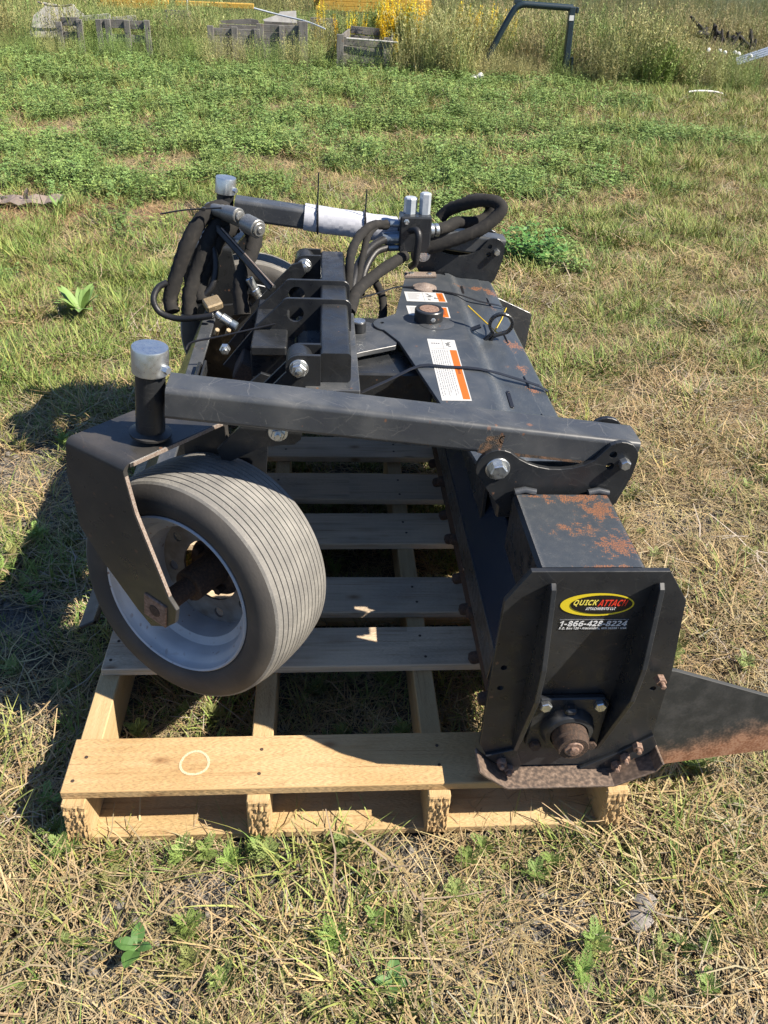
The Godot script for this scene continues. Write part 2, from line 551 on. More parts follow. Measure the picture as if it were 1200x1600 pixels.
func materials() -> void:
	noise.frequency = 0.02
	noise.seed = 5
	var dent := ntex(0.02, [], 3, 4, 512, FastNoiseLite.TYPE_SIMPLEX_SMOOTH, 3.0)
	var fine := ntex(0.12, [], 4, 3, 512, FastNoiseLite.TYPE_SIMPLEX_SMOOTH, 6.0)
	var rgh := ntex(0.03, [[0.2, gray(0.24)], [0.8, gray(0.46)]], 9)
	M["fine"] = fine
	M["wood_bump"] = fine
	M["black"] = surf(paint_image(11, lin(0.0165, 0.0185, 0.0215), lin(0.10, 0.097, 0.09), 0.3, 420, 900, 22), 0.38, 1.9, 0.0, null, 0.0, rgh)
	M["gloss_black"] = surf(ntex(0.03, [[0.2, lin(0.014, 0.022, 0.036)], [0.8, lin(0.018, 0.027, 0.042)]], 71, 4), 0.25, 2.0)
	M["dusty"] = surf(paint_image(12, lin(0.046, 0.051, 0.058), lin(0.22, 0.21, 0.19), 0.5, 650, 3000, 40), 0.42, 1.7, 0.0, null, 0.0, rgh)
	M["worn"] = surf(paint_image(13, lin(0.030, 0.030, 0.030), lin(0.13, 0.105, 0.08), 0.55, 420, 1500, 60), 0.5, 1.9, 0.0, null, 0.0, rgh)
	var ru := [[0.1, lin(0.10, 0.06, 0.042)], [0.4, lin(0.19, 0.115, 0.08)], [0.7, lin(0.27, 0.18, 0.135)], [1.0, lin(0.36, 0.27, 0.21)]]
	M["rust"] = surf(ntex(0.05, ru, 14, 6, 1024), 0.75, 2.5, 0.0, fine, 0.12)
	var rd := [[0.1, lin(0.03, 0.022, 0.018)], [0.6, lin(0.075, 0.045, 0.03)], [1.0, lin(0.13, 0.08, 0.05)]]
	M["dark_rust"] = surf(ntex(0.04, rd, 15, 5), 0.85, 8.0, 0.0, fine, 0.8)
	var zn := [[0.1, lin(0.66, 0.68, 0.68)], [0.6, lin(0.74, 0.76, 0.75)], [1.0, lin(0.82, 0.82, 0.78)]]
	M["zinc"] = surf(ntex(0.02, zn, 16, 4), 0.3, 6.0, 0.95, null, 0.0, ntex(0.03, [[0.2, gray(0.25)], [0.8, gray(0.38)]], 20))
	M["edge"] = surf(ntex(0.05, [[0.2, lin(0.18, 0.12, 0.09)], [0.6, lin(0.3, 0.25, 0.21)], [1.0, lin(0.42, 0.38, 0.34)]], 17), 0.6, 10.0, 0.2, fine, 0.4)
	M["tread"] = surf(paint_image(18, lin(0.155, 0.149, 0.137), lin(0.38, 0.36, 0.32), 0.9, 1500, 8000, 0), 0.85, 2.6, 0.0, fine, 0.12)
	M["sidewall"] = surf(paint_image(21, lin(0.042, 0.039, 0.036), lin(0.14, 0.12, 0.095), 0.5, 200, 1500, 0), 0.7, 2.4, 0.0, fine, 0.06)
	M["rim"] = surf(paint_image(22, lin(0.40, 0.415, 0.43), lin(0.64, 0.66, 0.68), 0.7, 160, 900, 240), 0.5, 2.2)
	M["rim_in"] = surf(ntex(0.012, [[0.1, lin(0.10, 0.075, 0.055)], [0.5, lin(0.22, 0.2, 0.18)], [0.9, lin(0.34, 0.33, 0.31)]], 23, 6), 0.6, 3.0)
	M["sleeve"] = surf(ntex(0.02, [[0.2, lin(0.009, 0.0085, 0.008)], [0.65, lin(0.016, 0.0145, 0.013)], [0.95, lin(0.045, 0.039, 0.032)]], 24, 5), 0.9, 4.0, 0.0, dent, 0.5)
	M["rubber"] = surf(ntex(0.05, [[0.2, lin(0.012, 0.012, 0.013)], [1.0, lin(0.03, 0.03, 0.031)]], 25, 3), 0.45, 6.0, 0.0, fine, 0.2)
	M["coupler"] = surf(ntex(0.05, [[0.2, lin(0.2, 0.2, 0.19)], [1.0, lin(0.42, 0.42, 0.4)]], 72, 4), 0.4, 9.0, 0.7)
	M["steel_blue"] = surf(ntex(0.05, [[0.2, lin(0.16, 0.2, 0.25)], [1.0, lin(0.3, 0.36, 0.42)]], 26, 3), 0.35, 9.0, 0.6)
	M["brass"] = surf(ntex(0.05, [[0.2, lin(0.3, 0.22, 0.12)], [1.0, lin(0.5, 0.42, 0.3)]], 27, 3), 0.4, 9.0, 0.5)
	M["tie"] = plain(lin(0.018, 0.018, 0.02), 0.35)
	M["yellow_tie"] = plain(lin(0.62, 0.42, 0.02), 0.4)
	M["white"] = plain(lin(0.72, 0.72, 0.71), 0.5)
	M["decal_black"] = plain(lin(0.012, 0.011, 0.012), 0.35)
	M["decal_yellow"] = plain(lin(0.82, 0.64, 0.03), 0.35)
	M["decal_red"] = plain(lin(0.75, 0.05, 0.025), 0.35)
	M["letter_yellow"] = plain(lin(0.85, 0.72, 0.12), 0.35)
	var ya := lin(0.50, 0.345, 0.175)
	var yb := lin(0.40, 0.255, 0.11)
	M["board_front"] = wood_mat(wood_image(31, ya, yb, [[120, 45], [560, 90], [352, 22], [690, 60]], 0.0))
	M["board_a"] = wood_mat(wood_image(32, lin(0.66, 0.51, 0.34), lin(0.46, 0.345, 0.22), [[300, 40], [420, 88]], 0.15))
	M["board_b"] = wood_mat(wood_image(33, lin(0.60, 0.465, 0.31), lin(0.41, 0.31, 0.20), [[200, 80], [620, 30]], 0.2))
	M["stringer"] = wood_mat(wood_image(34, lin(0.52, 0.38, 0.2), lin(0.41, 0.28, 0.13), [[500, 50]], 0.0))
	M["end_grain"] = surf(ntex(0.06, [[0.1, lin(0.26, 0.16, 0.07)], [0.5, lin(0.42, 0.28, 0.13)], [1.0, lin(0.56, 0.4, 0.2)]], 35, 4), 0.95, 6.0, 0.0, fine, 0.4)
	M["grey_wood"] = wood_mat(wood_image(36, lin(0.24, 0.225, 0.205), lin(0.12, 0.112, 0.102), [[300, 60]], 0.35))
	M["chalk"] = surf(ntex(0.06, [[0.3, lin(0.48, 0.34, 0.17)], [0.55, lin(0.60, 0.50, 0.34)], [0.8, lin(0.66, 0.58, 0.45)]], 37, 4), 0.95, 16.0)
	M["lumber"] = surf(ntex(0.02, [[0.1, lin(0.50, 0.28, 0.035)], [0.9, lin(0.62, 0.40, 0.08)]], 38, 3), 0.75, 2.0)
	M["pale_sheet"] = surf(ntex(0.02, [[0.1, lin(0.36, 0.35, 0.33)], [0.9, lin(0.52, 0.51, 0.48)]], 39, 4), 0.7, 1.0)
	M["charred"] = surf(ntex(0.05, [[0.1, lin(0.015, 0.014, 0.014)], [0.9, lin(0.06, 0.055, 0.05)]], 40, 4), 0.95, 3.0, 0.0, fine, 1.0)
	M["galv"] = surf(ntex(0.04, [[0.1, lin(0.45, 0.5, 0.55)], [0.9, lin(0.62, 0.66, 0.7)]], 41, 3), 0.45, 2.0, 0.4)
	M["green_steel"] = surf(ntex(0.03, [[0.1, lin(0.012, 0.025, 0.035)], [0.9, lin(0.025, 0.045, 0.058)]], 42, 3), 0.4, 3.0)
	M["stone"] = surf(ntex(0.03, [[0.1, lin(0.2, 0.18, 0.16)], [0.9, lin(0.36, 0.33, 0.3)]], 43, 5), 0.95, 9.0, 0.0, fine, 1.0)
	var leaf := StandardMaterial3D.new()
	leaf.vertex_color_use_as_albedo = true
	leaf.roughness = 0.62
	leaf.metallic_specular = 0.35
	leaf.backlight = Color(0.42, 0.42, 0.42)
	M["leaf"] = leaf
	var dry := StandardMaterial3D.new()
	dry.vertex_color_use_as_albedo = true
	dry.roughness = 0.75
	dry.metallic_specular = 0.3
	dry.backlight = Color(0.2, 0.2, 0.2)
	M["dry"] = dry
	var dirt := StandardMaterial3D.new()
	dirt.vertex_color_use_as_albedo = true
	dirt.albedo_texture = ntex(0.03, [[0.1, gray(0.6)], [0.5, gray(0.82)], [0.9, gray(1.0)]], 44, 6, 1024)
	dirt.uv1_triplanar = true
	dirt.uv1_world_triplanar = true
	dirt.uv1_scale = Vector3.ONE * 1.3
	dirt.roughness = 0.95
	dirt.normal_enabled = true
	dirt.normal_texture = ntex(0.05, [], 45, 6, 1024, FastNoiseLite.TYPE_SIMPLEX_SMOOTH, 14.0)
	dirt.normal_scale = 1.4
	M["dirt"] = dirt
	M["clod"] = surf(ntex(0.05, [[0.1, lin(0.15, 0.135, 0.115)], [0.9, lin(0.27, 0.245, 0.21)]], 46, 4), 0.95, 8.0, 0.0, fine, 1.0)

# ---------------------------------------------------------------- scene
func _ready() -> void:
	rng.seed = 77
	var cam := Camera3D.new()
	cam.name = "camera"
	cam.fov = 65.56
	cam.near = 0.05
	cam.far = 900.0
	add_child(cam)
	var p := 0.6118
	var yw := 0.0980
	var rl := -0.0597
	var fwd := V(sin(yw) * cos(p), -sin(p), cos(yw) * cos(p))
	var right := V(cos(yw), 0, -sin(yw))
	var down := fwd.cross(right)
	var r2 := right * cos(rl) + down * sin(rl)
	var d2 := down * cos(rl) - right * sin(rl)
	cam.transform = Transform3D(Basis(r2, -d2, -fwd), Vector3(0, 1.3248, 0))
	cam.current = true
	var we := WorldEnvironment.new()
	we.name = "environment"
	var env := Environment.new()
	env.background_mode = Environment.BG_SKY
	var sky := Sky.new()
	var sm := ProceduralSkyMaterial.new()
	sm.sky_top_color = Color(0.34, 0.47, 0.68)
	sm.sky_horizon_color = Color(0.76, 0.85, 0.93)
	sm.sky_curve = 0.12
	sm.ground_bottom_color = Color(0.30, 0.29, 0.2)
	sm.ground_horizon_color = Color(0.55, 0.6, 0.55)
	sm.sky_energy_multiplier = 0.78
	sky.sky_material = sm
	env.sky = sky
	env.tonemap_mode = Environment.TONE_MAPPER_LINEAR
	env.tonemap_exposure = 2.05
	env.sdfgi_enabled = true
	env.ssao_enabled = true
	env.ssil_enabled = true
	we.environment = env
	add_child(we)
	var sun := DirectionalLight3D.new()
	sun.name = "sun"
	sun.light_energy = 1.6
	sun.light_color = Color(1.0, 0.96, 0.90)
	sun.light_angular_distance = 0.5
	sun.shadow_enabled = true
	add_child(sun)
	var sd := V(-0.95, -1.0, 0.32).normalized()
	sun.transform = Transform3D(Basis.looking_at(sd, Vector3.UP), V(3, 5, 0))
	materials()
	build_ground()
	build_pallet()
	build_rake()
	build_far_things()
	build_near_things()
	build_plants()

# height of the field: nearly flat by the pallet, waving and rising a little far off
func field(x: float, z: float) -> float:
	var d := sqrt(x * x + z * z)
	var far := clampf((d - 14.0) / 60.0, 0.0, 1.0)
	var h := noise.get_noise_2d(x * 12.0, z * 12.0) * 0.05 * clampf((d - 2.6) / 5.0, 0.0, 1.0)
	h += noise.get_noise_2d(x * 110.0, z * 110.0 + 40.0) * 0.014 + noise.get_noise_2d(x * 330.0, z * 330.0) * 0.006
	h += far * far * 1.6 * clampf((x + 10.0) / 40.0, 0.0, 1.0)
	if x > -0.6 and x < 0.75 and z > 0.75 and z < 2.3: h = minf(h, 0.0) - 0.004
	return h - 0.018

# bare or straw covered patches: x, z, half widths, strength
var bare := [[-1.05, 6.3, 0.85, 0.42, 1.1], [0.8, 7.6, 1.3, 0.38, 1.1], [-2.4, 7.6, 0.9, 0.6, 0.95], [-1.55, 4.92, 0.95, 0.24, 1.2], [-0.6, 4.6, 0.6, 0.3, 1.0], [-2.6, 9.6, 0.8, 0.3, 0.8], [-0.3, 9.0, 0.7, 0.22, 0.8],
	[-0.93, 2.0, 0.22, 0.32, 1.3], [1.12, 1.87, 0.26, 0.13, 1.3], [0.3, 5.8, 0.5, 0.26, 0.8], [-0.2, 0.735, 0.09, 0.045, 1.3], [0.02, 0.75, 0.10, 0.05, 1.3], [0.19, 0.80, 0.08, 0.03, 1.3], [-0.38, 0.72, 0.06, 0.05, 1.0], [0.4, 0.70, 0.07, 0.03, 1.0],
	[0.66, 0.53, 0.11, 0.06, 1.3], [0.55, 0.68, 0.06, 0.04, 1.0], [1.9, 4.3, 0.35, 0.18, 0.9], [-0.3, 0.60, 0.10, 0.05, 1.1], [0.25, 0.58, 0.12, 0.045, 0.9], [2.0, 9.6, 1.2, 0.3, 0.7], [-0.75, 1.5, 0.14, 0.22, 0.9], [3.3, 6.3, 0.7, 0.25, 0.6], [1.5, 5.4, 0.4, 0.15, 0.7], [-0.62, 1.15, 0.08, 0.12, 0.8], [0.85, 1.15, 0.1, 0.08, 0.7], [2.4, 7.9, 0.6, 0.2, 0.7]]

func bareness(x: float, z: float) -> float:
	var b := 0.0
	for k in bare:
		var dx: float = (x - k[0]) / k[2]
		var dz: float = (z - k[1]) / k[3]
		b = maxf(b, k[4] * exp(-(dx * dx + dz * dz) * 0.8))
	if z > 2.6: b *= clampf(1.05 + 1.9 * noise.get_noise_2d(x * 120.0, z * 55.0 + 200.0), 0.0, 1.25)
	b += 0.55 * noise.get_noise_2d(x * 60.0 + 33.0, z * 60.0) + (0.5 * noise.get_noise_2d(x * 220.0, z * 220.0 + 9.0) if z < 2.5 else 0.0)
	return clampf(b, 0.0, 1.0)

# share of clover and alfalfa
func clover(x: float, z: float) -> float:
	var edge := smoothstep(0.42, 0.2, (x - noise.get_noise_2d(z * 30.0, 8.0) * 1.2) / z)
	var n := noise.get_noise_2d(x * 26.0, z * 26.0 + 70.0)
	var n2 := noise.get_noise_2d(x * 105.0 + 11.0, z * 45.0) + 0.5 * noise.get_noise_2d(x * 260.0, z * 130.0)
	var c := edge * smoothstep(4.6, 6.2, z + n * 1.6) * smoothstep(-0.45, 0.45, n * 0.6 + n2 - 0.02 + 0.12 * smoothstep(7.0, 9.5, z))
	for k in [[-1.5, 5.6, 0.45, 0.3], [1.15, 4.25, 0.2, 0.16], [1.9, 7.4, 0.7, 0.4], [3.0, 8.0, 1.0, 0.3]]:
		c = maxf(c, exp(-pow((x - k[0]) / k[2], 2.0) - pow((z - k[1]) / k[3], 2.0)))
	c *= 1.0 - smoothstep(0.35, 0.7, bareness(x, z))
	return clampf(c, 0.0, 1.0)

func build_ground() -> void:
	var s := st()
	var nx := 220
	var nz := 260
	var pts := []
	var cols := []
	for j in nz + 1:
		var tz := float(j) / nz
		var z := -3.0 + 9.0 * tz + 330.0 * pow(tz, 5.0)
		var row := []
		var rc := []
		for i in nx + 1:
			var tx := float(i) / nx * 2.0 - 1.0
			var x := 2.6 * tx + 240.0 * pow(absf(tx), 5.0) * signf(tx)
			row.append(V(x, field(x, z), z))
			var b := bareness(x, z)
			var g := Color(0.105, 0.092, 0.068).lerp(Color(0.27, 0.24, 0.19) if z > 2.6 else Color(0.20, 0.185, 0.165), smoothstep(0.35, 0.75, b))
			var red := exp(-pow((x + 1.4) / 0.8, 2.0) - pow((z - 4.9) / 0.3, 2.0))
			g = g.lerp(Color(0.26, 0.16, 0.09), red * 0.8)
			g = g.lerp(Color(0.11, 0.15, 0.045), smoothstep(12.0, 30.0, z) * 0.8)
			rc.append(g)
		pts.append(row); cols.append(rc)
	var ids := func(i: int, j: int) -> int: return j * (nx + 1) + i
	for j in nz + 1:
		for i in nx + 1:
			s.set_color(cols[j][i])
			s.set_uv(Vector2.ZERO)
			s.set_normal(Vector3.UP)
			s.add_vertex(pts[j][i])
	for j in nz:
		for i in nx:
			for q in [ids.call(i, j), ids.call(i, j + 1), ids.call(i + 1, j + 1), ids.call(i, j), ids.call(i + 1, j + 1), ids.call(i + 1, j)]:
				s.add_index(q)
	s.generate_normals()
	var g := part("ground", s, M["dirt"], self)
	tag(g, "uneven field of dry soil under the grass", "ground", "", "structure")
	# pale gravel road far off on the right
	var r := st()
	var a := []
	for k in 17:
		var x := 10.0 + k * 4.0
		a.append([V(x, field(x, 45.6 + 0.14 * x) + 0.05, 45.6 + 0.14 * x), V(x, field(x, 48.3 + 0.16 * x) + 0.05, 48.3 + 0.16 * x)])
	for k in 16:
		quad(r, a[k][0], a[k + 1][0], a[k + 1][1], a[k][1], Vector3.UP)
	tag(part("gravel_road", r, M["pale_sheet"], self), "pale gravel road crossing the far right of the field", "road", "", "structure")

# ---------------------------------------------------------------- pallet
func build_pallet() -> void:
	var x0 := -0.443
	var z0 := 0.866
	var W := 1.005
	var pal := thing("wooden_pallet", "open wooden pallet of rough boards carrying the black steel rake", "pallet", V(x0 + W / 2, 0, z0 + 0.6))
	var bs := 0.0
	for k in 3:                                      # bottom boards
		var z: float = [z0 + 0.052, z0 + 0.61, z0 + 1.16][k]
		var s := st()
		box(s, at(x0 + W / 2 + 0.004, -0.005, z), Vector3(W - 0.03, 0.017, 0.118), 0.0015, Vector2(0.2 * k, 0.07 * k))
		part("bottom_board", s, M["stringer"], pal)
	var sx := [x0 + 0.021, -0.107, 0.214, x0 + W - 0.021]
	var e_mesh := [end_face(1), end_face(2)]
	for k in 4:
		var s := st()
		box(s, at(sx[k], 0.0547, z0 + 0.598), Vector3(0.0405, 0.1025, 1.222), 0.002, Vector2(0.3 * k, 0.11 * k))
		var m := part("stringer", s, M["stringer"], pal)
		part("sawn_end", e_mesh[k % 2], M["end_grain"], m, Transform3D(Basis.from_euler(Vector3(0, 0, 0.03 * (k - 1.5))), V(sx[k], 0.0547, z0 - 0.0125)))
	var bz := [[0.0, 0.114], [0.287, 0.115], [0.45, 0.122], [0.699, 0.132], [0.897, 0.127], [1.113, 0.117]]
	for k in 6:
		var s := st()
		var w: float = bz[k][1]
		var l := W - [0.0, 0.012, 0.03, 0.01, 0.02, 0.0][k] as float
		var t := at(x0 + l / 2 + [0.0, 0.006, 0.012, 0.0, 0.01, 0.0][k], 0.1155, z0 + bz[k][0] + w / 2)
		t.basis = Basis(Vector3.UP, [0.0, 0.004, -0.006, 0.008, -0.004, 0.003][k])
		box(s, t, Vector3(l, 0.0185, w), 0.0018, Vector2(0.37 * k + 0.5, 0.09 * k + 0.06))
		var m := part("deck_board", s, M["board_front"] if k == 0 else (M["board_a"] if k % 2 else M["board_b"]), pal)
		for q in 4:
			for f in [0.25, 0.72]:
				var nl := st()
				lathe(nl, [Vector2(0, -0.001), Vector2(0.0032, -0.001), Vector2(0.0032, 0.0006), Vector2(0, 0.0011)], Transform3D(), 8)
				part("nail_head", nl, M["dark_rust"], m, at(sx[q] + rng.randf_range(-0.008, 0.008), 0.125, z0 + bz[k][0] + w * (f + rng.randf_range(-0.1, 0.1))))
		if k == 0:
			var c := st()
			for i in 40:
				var a0 := TAU * i / 40.0
				var a1 := TAU * (i + 1) / 40.0
				var o := V(-0.222, 0.1254, z0 + 0.055)
				var q := func(a: float, r: float) -> Vector3:
					return o + Vector3(cos(a) * r, 0, sin(a) * r)
				var r0 := 0.0225 + 0.0006 * sin(a0 * 3.0)
				var r1 := 0.0225 + 0.0006 * sin(a1 * 3.0)
				quad(c, q.call(a0, r0), q.call(a1, r1), q.call(a1, r1 + 0.0046), q.call(a0, r0 + 0.0046), Vector3.UP)
			part("chalk_ring", c, M["chalk"], m)

func end_face(sd: int) -> SurfaceTool:
	# torn saw end of a stringer, ragged towards the camera
	var s := st()
	var nx := 14
	var ny := 22
	var g := []
	for j in ny + 1:
		var row := []
		for i in nx + 1:
			var x := (float(i) / nx - 0.5) * 0.0415
			var y := (float(j) / ny - 0.5) * 0.103
			var d := 0.002 + 0.006 * (0.5 + noise.get_noise_2d(i * 23.0 + sd * 500.0, j * 7.0)) + 0.003 * noise.get_noise_2d(i * 90.0, j * 60.0 + sd * 99.0)
			if i == 0 or i == nx or j == 0 or j == ny: d = -0.002
			elif j > ny - 4: d *= 0.5
			row.append(Vector3(x + (0.0015 * noise.get_noise_2d(j * 60.0, i * 3.0)), y, d))
		g.append(row)
	for j in ny:
		for i in nx:
			var a: Vector3 = g[j][i]; var b: Vector3 = g[j][i + 1]; var c: Vector3 = g[j + 1][i + 1]; var d: Vector3 = g[j + 1][i]
			var n1 := (b - a).cross(c - a).normalized()
			var n2 := (c - a).cross(d - a).normalized()
			tri(s, a, b, c, n1)
			tri(s, a, c, d, n2)
	return s

# ---------------------------------------------------------------- the rake
func lettering(text: String, width: float, o: Vector3, mat: Material, parent: Node3D, slant := 0.0, tall := 0.0) -> void:
	var f := SystemFont.new()
	f.font_names = PackedStringArray(["Droid Sans"])
	f.font_weight = 700
	var t := TextMesh.new()
	t.text = text
	t.font = f
	t.font_size = 48
	t.pixel_size = 0.01
	t.depth = 0.02
	t.curve_step = 1.0
	var bb := t.get_aabb()
	var k := width / maxf(bb.size.x, 0.001)
	var ky := k if tall <= 0.0 else tall / maxf(bb.size.y, 0.001)
	var b := Basis(Vector3(k, 0, 0), Vector3(slant * ky, ky, 0), Vector3(0, 0, 0.02))
	part("lettering", t, mat, parent, Transform3D(b, o - b * (bb.position + bb.size / 2.0)))

func disc(s: SurfaceTool, c: Vector3, rx: float, ry: float, n: Vector3) -> void:
	for i in 48:
		var a := TAU * i / 48.0
		var b := TAU * (i + 1) / 48.0
		tri(s, c, c + Vector3(cos(a) * rx, sin(a) * ry, 0), c + Vector3(cos(b) * rx, sin(b) * ry, 0), n)

func P2(a: Array) -> Array:
	var o := []
	for i in range(0, a.size(), 2):
		o.append(Vector2(a[i], a[i + 1]))
	return o

func build_rake() -> void:
	rake = thing("landscape_rake", "black skid steer power rake attachment strapped on the wooden pallet", "power rake", V(0.1, 0.126, 1.5))
	var front := Vector3(0, 0, 1)
	# --- end plate with gussets, bearing and shoe
	var s := st()
	var outl := P2([0.311, 0.592, 0.522, 0.592, 0.562, 0.534, 0.580, 0.389, 0.588, 0.2, 0.566, 0.142, 0.31, 0.142, 0.280, 0.2, 0.278, 0.356, 0.278, 0.534])
	plate(s, outl, Transform3D(Basis(), V(0, 0, 0.898)), 0.010, 0.0015, [[0.558, 0.338, 0.0055], [0.2965, 0.392, 0.0055], [0.297, 0.345, 0.0055]])
	part("end_plate", s, M["black"], rake)
	for k in 2:
		s = st()
		var xb: float = [0.336, 0.500][k]
		var t := Transform3D(SIDE, V(xb, 0, 0))
		t.basis.y = Vector3([0.004, 0.05][k], 1, 0)
		t.origin.x -= [0.0, 0.026][k]
		plate(s, P2([0.8885, 0.568, 0.876, 0.580, 0.868, 0.573, 0.834, 0.44, 0.832, 0.37, 0.876, 0.198, 0.8885, 0.205]), t, 0.0085, 0.0012)
		part("gusset", s, M["black"], rake)
	s = st()
	plate(s, P2([0.366, 0.33, 0.474, 0.33, 0.484, 0.318, 0.484, 0.214, 0.474, 0.203, 0.366, 0.203, 0.356, 0.214, 0.356, 0.318]), Transform3D(Basis(), V(0, 0, 0.8875)), 0.013, 0.003)
	var bc := V(0.42, 0.262, 0.875)
	lathe(s, [Vector2(0, 0), Vector2(0.047, 0), Vector2(0.045, 0.010), Vector2(0.040, 0.018), Vector2(0.033, 0.020), Vector2(0.030, 0.014), Vector2(0, 0.014)], look(bc, front), 36)
	box(s, at(0.416, 0.312, 0.868), Vector3(0.02, 0.014, 0.018), 0.004)
	part("bearing_housing", s, M["black"], rake)
	s = st()
	lathe(s, [Vector2(0, 0), Vector2(0.029, 0), Vector2(0.030, 0.002), Vector2(0.030, 0.020), Vector2(0.028, 0.022), Vector2(0.0265, 0.024), Vector2(0.0265, 0.032), Vector2(0.025, 0.034), Vector2(0.017, 0.034), Vector2(0.017, 0.030), Vector2(0, 0.030)], look(bc + front * 0.014, front), 36)
	var collar := part("shaft_collar", s, M["dark_rust"], rake)
	s = st()
	lathe(s, [Vector2(0, 0), Vector2(0.0165, 0), Vector2(0.0165, 0.005), Vector2(0.015, 0.007), Vector2(0, 0.007)], look(bc + front * 0.043, front), 20)
	lathe(s, [Vector2(0, 0.006), Vector2(0.009, 0.006), Vector2(0.008, 0.011), Vector2(0, 0.012)], look(bc + front * 0.043, front), 7, true)
	part("shaft_end", s, M["rust"], collar)
	for q in [[0.374, 0.317], [0.467, 0.316]]:
		bolt(rake, V(q[0], q[1], 0.874), front, 0.0105, 0.010, 0.0, 0.0, M["zinc"], "hex_bolt", 0.3)
	for q in [[0.372, 0.217], [0.47, 0.217]]:
		bolt(rake, V(q[0], q[1], 0.874), front, 0.0105, 0.010, 0.0, 0.0, M["dark_rust"], "hex_bolt", 0.1)
	s = st()                                        # skid shoe: strip bent up at both ends, with a back web
	var sh := [V(0.276, 0.180, 0), V(0.286, 0.168, 0), V(0.330, 0.131, 0), V(0.525, 0.131, 0), V(0.592, 0.170, 0), V(0.600, 0.190, 0)]
	for i in sh.size() - 1:
		var a: Vector3 = sh[i]
		var b: Vector3 = sh[i + 1]
		var d := (b - a)
		box(s, Transform3D(Basis(Vector3(0, 0, 1), atan2(d.y, d.x)), (a + b) / 2.0 + V(0, 0, 0.872)), Vector3(d.length() + 0.002, 0.0052, 0.050), 0.0012)
	M["shoe"] = surf(ntex(0.03, [[0.15, lin(0.06, 0.045, 0.038)], [0.45, lin(0.11, 0.08, 0.062)], [0.7, lin(0.19, 0.135, 0.10)], [0.95, lin(0.28, 0.22, 0.175)]], 81, 6, 1024), 0.6, 3.0)
	var shoe := part("skid_shoe", s, M["shoe"], rake)
	s = st()
	plate(s, P2([0.292, 0.178, 0.345, 0.195, 0.36, 0.15, 0.355, 0.136, 0.335, 0.136]), Transform3D(Basis(), V(0, 0, 0.8885)), 0.007)
	part("shoe_web", s, M["black"], shoe)
	s = st()
	plate(s, P2([0.585, 0.225, 0.53, 0.178, 0.47, 0.138, 0.522, 0.136, 0.59, 0.175, 0.598, 0.2]), Transform3D(Basis(), V(0, 0, 0.8885)), 0.007)
	part("shoe_web", s, M["black"], shoe)
	for q in [[0.322, 0.164], [0.338, 0.145], [0.533, 0.149], [0.545, 0.170], [0.562, 0.198]]:
		bolt(rake, V(q[0], q[1], 0.880), (front + Vector3(-0.15, 0.1, 0)).normalized(), 0.0095, 0.011, 0.0, 0.008, M["rust"], "shoe_nut", q[0] * 9.0)
	bolt(rake, V(0.556, 0.374, 0.876), front, 0.0095, 0.012, 0.0, 0.010, M["rust"], "wing_nut")
	# decal and lettering
	s = st()
	disc(s, V(0.4225, 0.5275, 0.8871), 0.0578, 0.0232, front)
	var dec := part("maker_decal", s, M["decal_yellow"], rake, Transform3D(), "yellow oval decal with maker lettering")
	s = st()
	disc(s, V(0.4290, 0.5280, 0.8865), 0.0485, 0.0188, front)
	part("dark_oval", s, M["decal_black"], dec)
	lettering("QUICK", 0.037, V(0.4030, 0.5315, 0.8860), M["letter_yellow"], dec, 0.22, 0.0125)
	lettering("ATTACH", 0.044, V(0.4460, 0.5315, 0.8860), M["decal_red"], dec, 0.22, 0.0125)
	lettering("ATTACHMENTS LLC", 0.047, V(0.4290, 0.5200, 0.8860), M["white"], dec, 0.15, 0.0048)
	lettering("1-866-428-8224", 0.108, V(0.4245, 0.4885, 0.8868), M["white"], dec, 0.15, 0.0112)
	lettering("P.O. Box 128 • Alexandria, MN 56308 • USA", 0.108, V(0.4255, 0.4785, 0.8868), M["white"], dec, 0.1, 0.0050)
	s = st()
	box(s, at(0.4245, 0.4965, 0.8872), Vector3(0.11, 0.0006, 0.0008), 0.0001)
	part("decal_rule", s, M["zinc"], dec)
	# side wing to the right of the end plate, and the one at the far end
	s = st()
	plate(s, P2([0.56, 0.372, 0.596, 0.366, 0.95, 0.238, 0.96, 0.18, 0.617, 0.117, 0.57, 0.13]), Transform3D(Basis(), V(0, 0, 0.908)), 0.0085)
	part("side_wing", s, M["wing"] if M.has("wing") else wing_mat(), rake)
	s = st()
	plate(s, P2([0.5, 0.48, 0.565, 0.452, 0.665, 0.410, 0.672, 0.402, 0.668, 0.29, 0.5, 0.2]), Transform3D(Basis(), V(0, 0, 2.41)), 0.0085)
	part("side_wing", s, M["dusty"], rake)
	# --- box behind the end plate
	s = st()
	box(s, at(0.4075, 0.44, 0.999), Vector3(0.167, 0.30, 0.202), 0.006)
	part("drive_box", s, M["black"], rake)
	s = st()
	quad_uv(s, V(0.3295, 0.5906, 1.094), V(0.4855, 0.5906, 1.094), V(0.4855, 0.5906, 0.9), V(0.3295, 0.5906, 0.9), Vector3.UP)
	var bt := StandardMaterial3D.new()
	bt.albedo_texture = painted_sheet(384, 448, [[0.68, 0.06, 0.4, 0.07, 1.0], [0.82, 0.22, 0.18, 0.14, 1.1], [0.86, 0.72, 0.22, 0.14, 1.0], [0.5, 0.5, 0.3, 0.1, 0.55], [0.62, 0.99, 0.2, 0.02, 1.0], [0.3, 0.03, 0.3, 0.03, 0.7]], 51, [[0.0, 0.04, 0.6], [1.0, 0.03, 0.6]])
	bt.roughness = 0.4
	part("box_lid", s, bt, rake)
